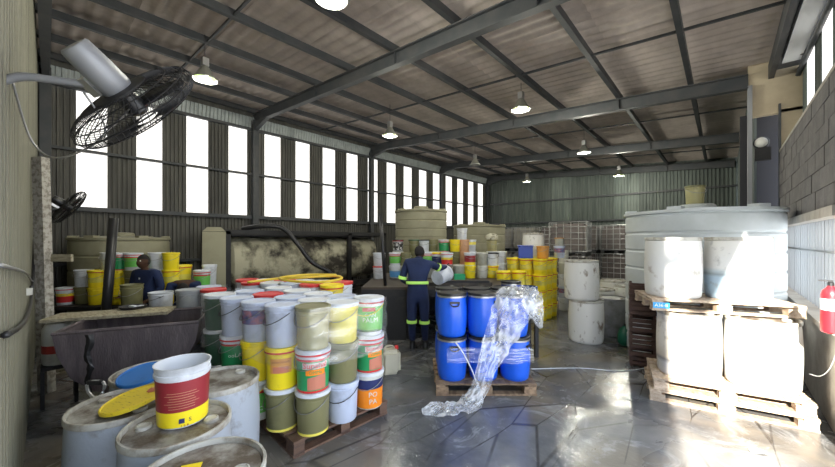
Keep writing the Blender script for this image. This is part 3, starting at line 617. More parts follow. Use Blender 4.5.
# blue drums
def blue_drum(label, loc, r=.172, h=.485, rot=0, body=None, n='b'):
    k = ('blue', r, h, n)
    if k not in MC:
        prof = [(r * .80, 0), (r * .88, .012), (r * .93, .05)] + [(r * (.93 + .07 * math.sin(math.pi * q / 8)), .05 + (h - .11) * q / 8) for q in range(1, 8)] + [(r * .93, h - .06), (r * .93, h - .03)]
        MC[k] = (autosmooth(MB().lathe(prof, 32).mesh('bd', body or m_blue)), autosmooth(MB().lathe([(r * .93, h - .05), (r * .985, h - .047), (r * .985, h - .03), (r * .93, h - .028)], 32, cap0=False, cap1=False).mesh('band', m_galv), 30),
                 autosmooth(MB().lathe([(r * .94, h - .028), (r * .985, h - .026), (r * .985, h), (r * .93, h + .002), (r * .88, h - .008), (r * .5, h - .006), (.01, h - .006)], 32).mesh('lid', m_black)),
                 MB().tube(spline([(-.045, -r * .96, h - .10), (-.04, -r * 1.07, h - .125), (0, -r * 1.10, h - .135), (.04, -r * 1.07, h - .125), (.045, -r * .96, h - .10)], 3), .007, 6).box((0, -r * .99, h - .095), (.11, .02, .02)).mesh('hd', m_black))
    t = thing('blue_drum', label, 'drum', loc, rot)
    for nm_, me in zip(('drum_body', 'clamp_band', 'lid', 'handle'), MC[k]): obj(nm_, me, t)
    return t
BP = LD(.213 - .01, 3.66); pallet('wooden pallet under the blue drums', BP, ALPHA, 1.10, .80, .135, m_wood, False)
for t, tn in enumerate(('lower', 'upper')):
    for j, jn in enumerate(('front', 'rear')):
        for i, nn in enumerate(('left', 'middle', 'right')):
            if t and j == 1 and i == 0: pass
            p = LD(.203 + .19 + i * .36 - t * .01 * (i), 3.66 + .19 + j * .37, .135 + t * .487)
            blue_drum('blue drum with black lid, %s tier, %s row, %s of the pallet' % (tn, jn, {'left': 'worker end', 'middle': 'middle', 'right': 'film draped end'}[nn]), p, rot=ALPHA + ([.1, 1.0, .85][i] if j == 0 else 1.5))
blue_drum('blue drum with black lid behind the palleted ones, beside the navy bin', PX(511, 5.0, .60), r=.15, h=.49, rot=ALPHA, n='c')
bench2 = thing('low_black_table', 'low black table behind the blue drums', 'table', PX(518, 5.05), ALPHA)
obj('table_top', MB().box((0, 0, .575), (.52, .4, .05)).mesh('tt', m_blackm), bench2)
for sx_ in (-.22, .22):
    for sy_ in (-.16, .16): obj('leg', MB().box((sx_, sy_, .275), (.05, .05, .55)).mesh('lg', m_blackm), bench2)
bn = thing('navy_bin', 'navy plastic bin with ribbed rim behind the blue drums', 'bin', PX(527.5, 4.95, .60), 0)
obj('bin_body', autosmooth(MB().lathe([(.10, 0), (.125, .34)], 20, cap1=False).mesh('bb', c_navybin)), bn); obj('rim', autosmooth(MB().lathe([(.125, .32), (.14, .325), (.14, .40), (.145, .405), (.145, .42), (.12, .42), (.118, .33)], 20).mesh('rm', c_navybin)), bn)
# film draped over the blue drums and trailing on the floor
def drape(label, path, widths, m, amp=.05, seed=0, wdir=None, name='loose_film', seg=8, nw=22):
    P = spline(path, seg); nW = nw; vv = []; L = len(P)
    for i, p in enumerate(P):
        t = (P[min(i + 1, L - 1)] - P[max(i - 1, 0)]).normalized(); wd = Vector(wdir or (CA, SA, 0)); wd = (wd - t * wd.dot(t)).normalized(); nn = t.cross(wd)
        f = i / (L - 1) * (len(widths) - 1); k = min(int(f), len(widths) - 2); w_ = widths[k] + (widths[k + 1] - widths[k]) * (f - k)
        for j in range(nW + 1):
            s = j / nW - .5; q = Vector((i * .25 + seed, j * .6, seed))
            off = noise.noise(q) * amp + noise.noise(q * 2.7) * amp * .5; edge = 1 + .18 * noise.noise(Vector((i * .35, seed, 5 if s > 0 else 9)))
            v_ = p + wd * (s * w_ * edge) + nn * (off if True else 0); v_.z = max(v_.z, .006 + abs(off) * .3); vv.append(v_)
    n = nW + 1; fs = [(i * n + j, i * n + j + 1, (i + 1) * n + j + 1, (i + 1) * n + j) for i in range(L - 1) for j in range(nW)]
    return tag(obj(name, new_mesh(name, vv, fs, m, True)), label, 'plastic film')
drape('torn clear plastic film hanging over the blue drums and trailing onto the floor', [PX(525, 4.0, 1.14), PX(519, 3.75, 1.14), PX(516, 3.60, 1.03), PX(507, 3.60, .82), PX(496, 3.58, .58), PX(487, 3.5, .38), PX(479, 3.45, .16), PX(469, 3.38, .05), PX(452, 3.32, .04), PX(436, 3.30, .035), PX(422, 3.28, .02)],
      [.24, .40, .46, .40, .30, .20, .17, .20, .22, .19, .06], m_film2, .04, 2)
drape('thin film skirt hanging off the end blue drum', [PX(527, 3.95, 1.13), PX(531, 3.68, 1.10), PX(534, 3.60, .98), PX(538, 3.58, .86), PX(541, 3.57, .76)], [.18, .24, .22, .12, .03], m_film2, .03, 5)
drape('flat film band around the lower blue drums', [LD(.32, 3.655, .44), LD(.6, 3.645, .45), LD(.95, 3.65, .44), LD(1.27, 3.67, .44)], [.16, .17, .16, .16], m_film, .008, 8, wdir=(0, 0, 1), name='film_band')
s1 = tag(obj('packing_strap', MB().tube(spline([PX(455, 3.62, .60), PX(463, 3.56, .52), PX(471, 3.55, .36), PX(477, 3.55, .2)], 5), .008, 5).mesh('strap', c_white)), None, None) if False else None
sp = tag(obj('packing_strap', MB().tube(spline([PX(455, 3.64, .60), PX(463, 3.58, .50), PX(471, 3.56, .34), PX(477, 3.56, .18)], 5), .008, 5).mesh('strap', c_white)), 'white packing strap hanging down the lower blue drums', 'strap')

# ------------------------------------------------------------------ jerrycan, extinguisher, litter
jc = thing('jerrycan', 'off-white plastic jerrycan on the floor behind the front bucket pallet', 'jerrycan', FL(390, 373), ALPHA + .3)
bm = bmesh.new(); bmesh.ops.create_cube(bm, size=1); bmesh.ops.scale(bm, vec=(.25, .2, .31), verts=bm.verts); bmesh.ops.translate(bm, vec=(0, 0, .155), verts=bm.verts)
bmesh.ops.bevel(bm, geom=list(bm.edges), offset=.045, segments=3, affect='EDGES'); me = bpy.data.meshes.new('can'); bm.to_mesh(me); bm.free(); me.materials.append(col('jerrycan_plastic', (.50, .47, .36), dirt=.7)); obj('can_body', autosmooth(me), jc)
obj('handle', MB().tube(spline([(-.08, 0, .30), (-.05, 0, .345), (.03, 0, .345), (.05, 0, .30)], 4), .012, 6).mesh('h', MT['jerrycan_plastic'], True), jc)
obj('cap', MB().lathe([(.025, .30), (.025, .34), (.02, .345)], 12, c=(.085, 0, 0)).mesh('cap', c_red), jc)
ex = thing('fire_extinguisher', 'red fire extinguisher hanging on the wall under the bright windows', 'extinguisher', (X_R - .07, 4.26, .95), 0); ex.scale = (.86, .86, .92)
obj('cylinder', autosmooth(MB().lathe([(.055, 0), (.065, .01), (.065, .33), (.055, .37), (.03, .395), (.022, .41)], 20).mesh('cy', mat('extinguisher_red', (.55, .02, .03), .3))), ex)
obj('label_band', MB().lathe([(.0662, .2), (.0662, .3)], 20, cap0=False, cap1=False).mesh('lb', c_print), ex)
obj('valve', MB().lathe([(.022, .40), (.022, .44), (.012, .45)], 10).box((-.03, 0, .455), (.09, .018, .012)).mesh('vl', m_black), ex)
obj('hose', MB().tube(spline([(0, .02, .43), (0, .09, .40), (0, .085, .2), (0, .07, .05)], 5), .009, 6).mesh('hs', m_black, True), ex)
obj('wall_bracket', MB().box((.07, 0, .25), (.015, .05, .2)).mesh('wb', m_steel), ex)
pc = FL(757, 452, 0); lt = obj('crumpled_paper', new_mesh('paper', [(-.06, -.03, .004), (.05, -.035, .01), (.07, .03, .004), (-.04, .035, .012), (0, 0, .03)], [(0, 1, 4), (1, 2, 4), (2, 3, 4), (3, 0, 4)], c_white), None, pc, (0, 0, .6)); tag(lt, 'crumpled white paper scrap on the sunlit floor', 'paper')
cb = tag(obj('thin_cable', MB().tube(spline([FL(530, 369, .008), FL(580, 368, .008), FL(622, 371, .008), FL(655, 366, .008)], 6), .006, 5).mesh('cb', c_white, True)), 'thin white cable lying across the floor towards the right pallet', 'cable')
cb = tag(obj('thin_cable', MB().tube(spline([Vector((.69, 4.26, .84)), Vector((.67, 4.42, .62)), Vector((.64, 4.58, .50)), Vector((.60, 4.74, .46))], 6), .003, 5).mesh('cb2', c_white, True)), 'thin pale cord running from the wall to the sunlit drum below the extinguisher', 'cable')

# ------------------------------------------------------------------ tanks
def tank(label, loc, r, h, m, nr=10, lidr=.22, top='dome', rib=.012, rot=0):
    t = thing('water_tank', label, 'tank', loc, rot); prof = [(r * .98, 0)]
    for i in range(nr):
        z0_, z1_ = h * .93 * i / nr, h * .93 * (i + 1) / nr; e = (z1_ - z0_)
        prof += [(r, z0_ + e * .08), (r, z1_ - e * .12), (r - rib, z1_ - e * .05), (r - rib, z1_ + e * .01)]
    obj('tank_shell', autosmooth(MB().lathe(prof, 48, cap1=False).mesh('shell', m), 14), t)
    zz = h * .93
    obj('shoulder', autosmooth(MB().lathe([(r - rib, zz), (r + .02, zz + .01), (r + .02, zz + .05), (r * .93, zz + .03 + h * .012), (r * .5, zz + .04 + h * .022), (lidr + .03, zz + .04 + h * .028), (.02, zz + .04 + h * .028)], 48, cap0=False).mesh('shoulder', m), 30), t)
    obj('tank_lid', autosmooth(MB().lathe([(lidr, 0), (lidr, .05), (lidr - .03, .07), (.02, .08)], 24, c=(0, 0, zz + .035 + h * .028)).mesh('tl', m)), t)
    for q in range(6):
        a_ = q * math.pi / 3 + .3; obj('shoulder_lug', MB().box((0, 0, 0), (.14, .16, .07), Matrix.Rotation(a_, 3, 'Z')).mesh('lug', m), t, ((r - .07) * math.cos(a_), (r - .07) * math.sin(a_), zz + .055))
    return t
TC = Vector((-.28, 6.55, 0))
tank('large pale blue white water tank behind the sunlit drums', TC, .915, 2.22, m_tankw, 8, .22)
bucket('paleolive', TC + Vector((-.02, -.08, 2.22 * .958 + .106)), 'pale olive bucket on top of the large pale tank', r=.12, h=.27)
tank('tall ribbed olive cream tank behind the worker', PX(421, 9.2), .70, 2.62, m_tanko, 11, .2)
tank('second ribbed olive cream tank, lower, near the wire cages', PX(479, 10.6), .80, 2.25, m_tanko, 9, .2)
tank('olive cream tank in the dark corner behind the trough', LD(-6.02, 6.85), .78, 1.82, m_tanko, 6, .2)
# horizontal tank in its black frame along the left wall
ht = thing('framed_tank', 'soot stained cream horizontal tank inside a black steel frame', 'tank', (-8.9, 5.0, 0), 0)
def superell(y, a_, b_, zc, n=24, e=3.0):
    out = []
    for i in range(n):
        t = 2 * math.pi * i / n; c_, s_ = math.cos(t), math.sin(t)
        out.append((a_ * math.copysign(abs(c_) ** (2 / e), c_), y, zc + b_ * math.copysign(abs(s_) ** (2 / e), s_)))
    return out
m = MB(); n = 24; rings = [superell(-2.22, .55, .45, 1.15, n), superell(-2.12, .68, .58, 1.15, n), superell(-2.0, .70, .62, 1.15, n)] + [superell(y, .70, .62, 1.15, n) for y in (-1, 0, 1)] + [superell(2.1, .70, .62, 1.15, n), superell(2.2, .55, .5, 1.15, n)]
m.add([p for r_ in rings for p in r_], [(j * n + i, (j + 1) * n + i, (j + 1) * n + (i + 1) % n, j * n + (i + 1) % n) for j in range(len(rings) - 1) for i in range(n)] + [tuple(range(n)), tuple((len(rings) - 1) * n + i for i in range(n))[::-1]])
obj('tank_body', autosmooth(m.mesh('tb', m_soot)), ht)
for x in (-.8, .8):
    obj('top_rail', MB().box((x, 0, 1.88), (.10, 4.75, .10)).mesh('tr', m_blackm), ht); obj('bottom_rail', MB().box((x, 0, .45), (.10, 4.75, .12)).mesh('br', m_blackm), ht)
    for y in (-2.32, .95, 2.32): obj('frame_post', MB().box((x, y, .95), (.10, .11, 1.9)).mesh('fp', m_blackm), ht)
for y in (-2.32, 2.32): obj('cross_rail', MB().box((0, y, 1.88), (1.6, .1, .1)).mesh('cr', m_blackm), ht)
obj('top_plate', MB().box((0, 0, 1.80), (1.45, 4.4, .03)).mesh('tp', m_blackm), ht)
hose = tag(obj('black_hose', MB().tube(spline([(-8.4, 3.1, 1.96), (-8.1, 3.45, 2.03), (-7.9, 3.85, 1.98), (-7.75, 4.15, 1.6), (-7.6, 4.45, 1.15), (-7.4, 4.8, .9), (-7.3, 5.0, .6)], 6), .055, 8).mesh('bh', m_black, True)), 'thick black hose arching over the framed tank', 'hose')
tag(obj('flat_door', MB().box((0, 0, .95), (.42, .05, 1.85)).add([(-.21, -.03, 1.88), (.21, -.03, 1.88), (.12, -.03, 1.97), (-.12, -.03, 1.97)], [(0, 1, 2, 3)]).mesh('fd', m_tanko), None, PX(214, 6.9), (R(-3), 0, ALPHA + .5)), 'tall pale board with cut corners standing beside the framed tank', 'board')

# ------------------------------------------------------------------ wire cage containers at the back
def ibc(label, loc, rot=0, m=None, grp=None):
    t = thing('cage_container', label, 'container', loc, rot, grp); k = ('ibc', m.name)
    if k not in MC:
        W2, D2 = .58, .48; c = MB()
        for z in (.17, .38, .58, .78, .98, 1.14): c.tube([(-W2, -D2, z), (W2, -D2, z), (W2, D2, z), (-W2, D2, z)], .011, 4, True)
        for i in range(6):
            x = -W2 + 2 * W2 * i / 5; c.bar((x, -D2, .14), (x, -D2, 1.15), .02); c.bar((x, D2, .14), (x, D2, 1.15), .02)
        for i in range(1, 4):
            y = -D2 + 2 * D2 * i / 4; c.bar((-W2, y, .14), (-W2, y, 1.15), .02); c.bar((W2, y, .14), (W2, y, 1.15), .02)
        b = bmesh.new(); bmesh.ops.create_cube(b, size=1); bmesh.ops.scale(b, vec=(1.1, .9, .94), verts=b.verts); bmesh.ops.translate(b, vec=(0, 0, .62), verts=b.verts); bmesh.ops.bevel(b, geom=list(b.edges), offset=.07, segments=2, affect='EDGES')
        bo = bpy.data.meshes.new('bottle'); b.to_mesh(bo); b.free(); bo.materials.append(m)
        ba = MB().box((0, 0, .125), (1.18, .98, .03))
        for x in (-.5, 0, .5): ba.box((x, 0, .055), (.12, .96, .11))
        MC[k] = (c.mesh('cage', m_galv), autosmooth(bo), ba.mesh('base', m_steel), MB().lathe([(.09, 1.08), (.09, 1.12), (.07, 1.13)], 14).mesh('cap', m_black))
    for nm_, me in zip(('wire_cage', 'plastic_bottle', 'pallet_base', 'cap'), MC[k]): obj(nm_, me, t)
m_ibc = mat('darker_container_plastic', (.20, .17, .16), .5, 0, (.12, .10, .10), 3, .4, .7); m_ibc2 = mat('pale_container_plastic', (.45, .43, .38), .5, 0, (.28, .26, .22), 3, .4, .7)  # same container plastic in a darker and a paler tone
ordn = ['nearest the ribbed tanks', 'second from the ribbed tanks', 'third from the ribbed tanks', 'fourth from the ribbed tanks', 'at the big tank end']
for i in range(5):
    for t in range(2):
        ibc('%s caged container by the back wall, %s' % (['lower', 'upper'][t], ordn[i]), (-8.15 + 1.26 * i + .0, 15.7 - .25 * (i % 2), t * 1.16), random.uniform(-.04, .04), m_ibc2 if i < 2 else m_ibc)
for t in range(2): ibc('%s caged container standing forward in the dark aisle' % ['lower', 'upper'][t], (-3.9, 12.2, t * 1.16), .1, m_ibc)

# ------------------------------------------------------------------ yellow bucket stack
YC = PX(540, 7.15); k0 = 0
rows = ['aisle corner', 'second from the aisle', 'third from the aisle']
for i in range(3):
    for j in range(3):
        for t in range(4):
            p = Vector((YC.x - .305 * i, YC.y + .30 * j, t * .325))
            if i and j and t < 3: continue
            if j == 0 or i == 0 or t == 3:
                tn = ['floor', 'second', 'third', 'top'][t]; bucket('yellowred', p, 'yellow bucket, %s level, %s, %s row of big yellow stack' % (tn, rows[i], ['front', 'middle', 'back'][j]), r=.145, h=.325, rot=0)
for i in range(2):
    for t in range(4):
        pass
# supports inside the block
for i in (1, 2):
    for j in (1, 2):
        for t in range(3): bucket('yellowred', Vector((YC.x - .305 * i, YC.y + .30 * j, t * .325)), 'yellow bucket hidden inside the big yellow stack', 'hidden yellow stack buckets', r=.145, h=.325, rot=0)
for i, x in enumerate((503.5, 519)):
    for t in range(3): bucket('yellowred', PX(x, 6.75, t * .36), 'yellow bucket, %s of the %s short column before the yellow stack' % (TIER[t], ['bench side', 'stack side'][i]), r=.145, h=.36, rot=0)
for i, v in enumerate(('white', 'whitelabel', 'white', 'clear', 'offwhite')):
    bucket(v, PX(563.5, 8.2, i * .29), '%s, %s level of white column beside yellow stack' % (VN[v], ['floor', 'second', 'third', 'fourth', 'top'][i]), r=.12, h=.29)
TT = 1.30
def top_of(i, j): return Vector((YC.x - .305 * i, YC.y + .30 * j, TT))
bc = thing('blue_crate', 'deep blue plastic crate on top of the yellow stack', 'crate', top_of(1.2, .3), 0.5)
m = MB().box((0, 0, .01), (.30, .22, .02)); 
for s_ in (-1, 1): m.box((s_ * .14, 0, .14), (.02, .22, .26)); m.box((0, s_ * .10, .14), (.28, .02, .26))
obj('crate_shell', m.mesh('cs', c_dblue), bc); obj('top_lip', MB().tube([(-.16, -.12, .27), (.16, -.12, .27), (.16, .12, .27), (-.16, .12, .27)], .012, 4, True).mesh('lip', c_dblue), bc)
bucket('orangeplain', top_of(.0, .5), 'orange bucket on the aisle end of the yellow stack', r=.13, h=.27)
bucket('whitelabel', top_of(-.45, 2.0) + Vector((.02, .1, 0)), 'white tub with scribbled label standing at the back of the yellow stack', r=.12, h=.27)
V['yellowtop'] = dict(body=c_clear, lid=c_orange2, hm=None); VN['yellowtop'] = 'clear jar with orange lid'
bucket('yellowtop', top_of(-.45, 2.0) + Vector((.02, .1, .27)), 'clear jar with orange lid, topmost beside the yellow stack', r=.10, h=.18, cat='jar')
drum('large dirty white drum standing on the yellow stack before the cages', top_of(1.3, 1.9), .24, .56, key='s2', body=m_drumw2)
pallet('worn pallet under the white column beside the yellow stack', PX(557, 7.9, -.001), ALPHA, .01 + .5, .5, .001 + .1, m_woodd) if False else None

# ------------------------------------------------------------------ black workbench with its clutter
BZ = .90
bh = thing('workbench', 'long black workbench behind the worker, loaded with buckets', 'workbench', LD(-.95, 5.75), ALPHA)
obj('bench_top', MB().box((1.35, 1.15, BZ - .04), (2.7, 2.4, .08)).mesh('bt', mat('brown_black_top', (.07, .05, .035), .6, 0, (.03, .025, .02), 3, .4, .7)), bh)
obj('front_panel', MB().box((.38, -.02, .42), (.76, .04, .84)).mesh('fp', m_blackm), bh)
obj('front_rail', MB().box((1.35, -.03, .80), (2.7, .05, .12)).mesh('fr', m_blackm), bh)
for x in (.8, 1.7, 2.62):
    for y in (.03, 2.25): obj('leg', MB().box((x, y, .41), (.07, .07, .82)).mesh('leg', m_blackm), bh)
obj('side_panel', MB().box((.02, 1.15, .42), (.04, 2.3, .84)).mesh('sp', m_blackm), bh)
obj('back_panel', MB().box((1.35, 2.33, .42), (2.7, .03, .84)).mesh('bp', m_blackm), bh)
st = thing('black_slab', 'rough dark slab lying on the front of the bench beside the tilted bucket', 'slab', LD(.75, 6.05, BZ), ALPHA)
obj('slab_top', MB().box((0, 0, .03), (1.1, .42, .06)).mesh('sl', mat('slab', (.05, .045, .04), .7, 0, (.11, .09, .07), 6, .4, .7, bump=.5)), st); obj('slab_edge', MB().box((.1, -.19, .075), (.8, .05, .035)).mesh('se', m_blackm), st)
benchcols = [(379, 7.0, ['redlid', 'white']), (395, 7.1, ['bluewhite', 'limegreen']), (398, 7.75, ['olive', 'clear', 'silver']), (405, 7.15, ['clear', 'olive']), (414, 7.75, ['olive', 'olive', 'greenlid']), (424, 7.75, ['white', 'white', 'whiteblack']),
 (433, 7.8, ['olive', 'white', 'olive']), (427, 7.2, ['clear', 'limegreen']), (437, 7.2, ['white', 'blueyellow']), (444, 7.75, ['redlid', 'redyellow', 'greenred']), (447, 6.95, ['clear', 'redyellow']), (455, 7.7, ['olive', 'olive', 'yellow']), (464, 7.7, ['peach', 'peach', 'peach']), (463, 7.4, []),
 (459, 7.1, ['clear']), (470, 7.1, ['yellow', 'burgundy']), (462, 8.15, ['white', 'white', 'white', 'white']), (471, 8.1, ['white', 'white', 'whiteyellow']), (482, 7.15, ['offwhite', 'clear']), (492.5, 7.15, ['yellowred', 'whiteblack']), (492, 7.9, ['clear', 'white', 'paleolive']), (501, 7.85, ['white', 'white'])]
BN = ['at the post end of the bench', 'by the black post on the bench', 'behind the lime labelled bucket', 'left of the worker on the bench', 'behind the worker\'s head', 'behind the worker\'s shoulder', 'back of the bench past the worker\'s head', 'just beyond the worker\'s shoulder', 'above the worker\'s outstretched arm', 'behind the red and yellow one', 'behind the tilted bucket', 'back row right of the tilted bucket', 'beside the back row yellow bucket', '', 'in front of the back row on the bench', 'middle of the bench beside the slab', 'tallest column at the back of the bench', 'beside the tallest column', 'near the far end of the bench', 'front of the far bench end', 'back of the far bench end', 'last at the far bench end']
for (x, d, vs_), bnm in zip(benchcols, BN):
    z = BZ
    for t, v in enumerate(vs_):
        h = .275 if t or len(vs_) < 2 else .26
        bucket(v, PX(x, d, z), '%s, %s tier, %s' % (VN[v], ['lowest', 'second', 'third', 'fourth'][t], bnm), r=.125, h=h, rot=ALPHA + random.uniform(-.5, .5)); z += h
gb = thing('green_box', 'small bright green open box on the bench', 'box', PX(459.5, 6.62, BZ), ALPHA)
m = MB().box((0, 0, .008), (.2, .14, .015)); [m.box((s_ * .1, 0, .06), (.012, .15, .12)) for s_ in (-1, 1)]; [m.box((0, s_ * .07, .06), (.2, .012, .12)) for s_ in (-1, 1)]
obj('box_shell', m.mesh('gb', c_emer), gb); obj('box_rim', MB().tube([(-.105, -.078, .12), (.105, -.078, .12), (.105, .078, .12), (-.105, .078, .12)], .008, 4, True).mesh('gr', c_emer), gb)
cl = tag(obj('white_cloth', autosmooth(MB().lathe([(.14, 0), (.15, .05), (.11, .12), (.04, .14)], 12, wob=lambda p, a, z: p * (1 + .12 * math.sin(5 * a + z * 30))).mesh('wc', mat('dirty_cloth', (.5, .48, .38), .9, 0, (.2, .18, .12), 16, .5, .6)), 60), None, PX(492, 7.9, BZ + .26 + .55)), 'dirty white cloth bundle on the olive bucket at the far bench end', 'cloth')
# yellow spill box under the grey bin etc
tp = tag(obj('black_pole', MB().tube([PX(385.3, 5.9, BZ), PX(380.5, 5.9, 2.16)], .03, 8).mesh('pole', m_black, True)), 'thin black pole standing on the near end of the bench', 'pole')
# jugs on floor under the bench
bucket('paleolive', PX(374, 5.05, 0), 'pale olive tub on the floor in front of the bench end', r=.13, h=.33)

# ------------------------------------------------------------------ left side: trough, boards, post, shelf and its buckets
TL = LD(-3.17, 2.92); TRt = LD(-2.19, 3.36)
ax = (TRt - TL); ax.z = 0; TW = ax.length; ang = math.atan2(ax.y, ax.x)
tr = thing('metal_trough', 'grey half round metal trough standing behind the foreground drums', 'trough', TL, ang)
prof = [(0, .88), (.03, .70), (.12, .48), (.28, .34), (.5, .27), (TW - .5, .27), (TW - .28, .36), (TW - .12, .5), (TW - .03, .7), (TW, .88)]
DP = .80
def extr(prof, y0, y1): 
    v = [(x, y0, z) for x, z in prof] + [(x, y1, z) for x, z in prof]; n = len(prof); return v, [(i, i + 1, n + i + 1, n + i) for i in range(n - 1)]
v, f = extr(prof, 0, DP); me = new_mesh('shell', v, f, m_trough); sh = obj('trough_shell', me, tr); sm = sh.modifiers.new('s', 'SOLIDIFY'); sm.thickness = .008
for y in (0, DP):
    n = len(prof); me = new_mesh('end', [(x, y, z) for x, z in prof], [tuple(range(n))], m_trough); e = obj('end_plate', me, tr); s_ = e.modifiers.new('s', 'SOLIDIFY'); s_.thickness = .01
obj('top_rim', MB().tube([(0, 0, .88), (TW, 0, .88), (TW, DP, .88), (0, DP, .88)], .018, 6, True).mesh('rim', m_trough), tr)
obj('sludge', MB().box((TW / 2, DP / 2, .55), (TW - .28, DP - .04, .02)).mesh('sg', mat('sludge', (.06, .05, .035), .4, 0, (.15, .12, .07), 5, .4, .7)), tr)
for x in (.35, TW - .35):
    for y in (.08, DP - .08): obj('leg', MB().box((x, y, .15), (.05, .05, .3)).mesh('leg', m_steel), tr)
v = []; n = 14
for i in range(n + 1):
    z = .85 - i * .038; wd = .03 * (1 - .5 * i / n) + .014 * noise.noise(Vector((i * .8, 1, 2))); xx = .24 + .012 * math.sin(i)
    v += [(xx - wd, -.004, z), (xx, -.014, z), (xx + wd, -.004, z)]
obj('paint_run', new_mesh('run', v, [(3 * i + k, 3 * i + k + 1, 3 * i + k + 4, 3 * i + k + 3) for i in range(n) for k in (0, 1)], m_black), tr)
def plankd(name, label, a, b, wd, th, m, rough=True):
    a, b = Vector(a), Vector(b); mm = MB(); n = 10; d = (b - a); s = Vector((-d.y, d.x, 0)).normalized(); v = []
    for i in range(n + 1):
        p = a.lerp(b, i / n); e = .02 * noise.noise(Vector((i * .7, 3, 1))) ; v += [p - s * (wd / 2 + e), p + s * (wd / 2 + e * .5), p + s * (wd / 2 + e * .5) - Vector((0, 0, th)), p - s * (wd / 2 + e) - Vector((0, 0, th))]
    f = [(i * 4 + k, i * 4 + (k + 1) % 4, i * 4 + 4 + (k + 1) % 4, i * 4 + 4 + k) for i in range(n) for k in range(4)] + [(3, 2, 1, 0), (n * 4, n * 4 + 1, n * 4 + 2, n * 4 + 3)]
    return tag(obj(name, mm.add(v, f).mesh(name, m)), label, 'board')
plankd('weathered_board', 'weathered pale board laid across the back of the trough', PX(50, 3.45, .915), PX(172, 3.85, .915), .36, .03, m_board)
tag(obj('tray', autosmooth(MB().lathe([(.11, 0), (.13, .03), (.12, .03), (.10, .008)], 18).mesh('tray', m_blackm)), None, PX(133, 3.85, .917)), 'black round tray with white scraps on the weathered board', 'tray')
tag(obj('white_scrap', MB().box((0, 0, .015), (.07, .04, .02)).box((.06, .04, .014), (.04, .05, .02)).mesh('ws', c_white), None, PX(133, 3.85, .925), (0, 0, .5)), 'white scraps lying in the black tray', 'scrap')
bucket('clear', PX(33, 3.95, .0) if False else LD(-4.48, 3.95), 'dirty white tub with red marks on the floor left of the trough', r=.15, h=.75) if False else None
tub = thing('jerrycan', 'dirty white container with red print beside the trough and the concrete post', 'jerrycan', LD(-3.76, 3.53, .42), 0)
obj('can_body', autosmooth(MB().lathe([(.12, 0), (.13, .02), (.13, .36), (.10, .42), (.04, .44)], 16).mesh('cb', c_offw)), tub); obj('cap', MB().lathe([(.04, .44), (.04, .48)], 12).mesh('cp', c_red), tub); obj('printed_panel', MB().lathe([(.1315, .12), (.1315, .2)], 16, cap0=False, cap1=False).mesh('pp', c_redp), tub)
cr_ = thing('low_stand', 'dark low stand under the white container by the post', 'stand', LD(-3.76, 3.53), 0)
obj('stand_top', MB().box((0, 0, .40), (.26, .26, .04)).mesh('st', m_blackm), cr_)
for sx_ in (-.12, .12):
    for sy_ in (-.12, .12): obj('leg', MB().box((sx_, sy_, .19), (.03, .03, .38)).mesh('lg', m_blackm), cr_)
# concrete post (leaning) with steel channel
cpst = thing('concrete_post', 'pale speckled concrete post leaning near the front wall', 'post', PX(47, 3.75), ALPHA)
m = MB(); m.bar((0, 0, 0), (-.07, 0, 2.62), .11, .09, up=(0, 1, 0)); obj('post_shaft', m.mesh('ps', mat('speckled_concrete', (.42, .40, .36), .9, 0, (.22, .20, .17), 22, .45, .6, bump=.4)), cpst)
obj('steel_angle', MB().bar((-.075, .03, 0), (-.13, .03, 2.55), .03, .03).mesh('sa', m_steel), cpst); obj('short_board', MB().box((.17, 0, 1.50), (.22, .03, .08)).mesh('sb', m_board), cpst)
tag(obj('black_pole', MB().tube([PX(101, 4.6, .0), PX(108, 4.6, 1.0), PX(113.5, 4.6, 2.0)], .055, 10).mesh('pole', m_black, True)), 'thick black pole leaning behind the trough in front of the dim shelf', 'pole')
# shovel with D handle
shv = thing('shovel', 'shovel with black D shaped handle standing between the drums and the trough', 'shovel', LD(-2.26, 2.36), ALPHA)
obj('shaft', MB().tube([(.0, 0, .25), (.0, 0, .60)], .017, 8).mesh('sh', m_galv, True), shv)
obj('grip_frame', MB().tube(spline([(0, 0, .58), (-.05, 0, .63), (-.055, 0, .70), (.055, 0, .70), (.05, 0, .63), (0, 0, .58)], 3), .010, 6).mesh('gf', m_galv), shv); obj('grip', MB().tube([(-.05, 0, .70), (.05, 0, .70)], .017, 8).mesh('gp', m_black), shv)
obj('blade', new_mesh('blade', [(-.1, 0, .27), (.1, 0, .27), (.1, .02, .06), (0, .03, 0), (-.1, .02, .06)], [(0, 1, 2, 3, 4)], m_galv), shv)
# dim shelf
sf = thing('dim_shelf', 'dark low table in the dim corner carrying buckets', 'table', LD(-6.75, 5.42), ALPHA)
obj('table_top', MB().box((1.32, .28, .60), (2.82, .62, .06)).mesh('tt', m_blackm), sf)
for x in (.0, 2.66):
    for y in (.03, .52): obj('leg', MB().box((x, y, .285), (.07, .07, .57)).mesh('lg', m_blackm), sf)
SZ = .63
left = [(66, 5.6, ['redyellow'], 'at the post end of the dim table'), (84, 5.68, ['olive', 'white'], 'second column on the dim table'), (97.5, 5.6, ['yellow', 'yellowred'], 'left of the leaning pole on the dim table'), (109.5, 5.8, ['white', 'whiteopen', 'white'], 'behind the leaning pole'),
        (119.5, 5.62, ['yellow', 'yellow', 'greenred'], 'right of the leaning pole'), (133.5, 5.6, ['olive', 'olive', 'limegreen'], 'beside the standing worker on the dim table'), (157, 5.8, ['olive', 'white', 'white'], 'behind the standing worker'), (171, 5.72, ['yellow', 'yellowred', 'yellow'], 'far end of the dim table')]
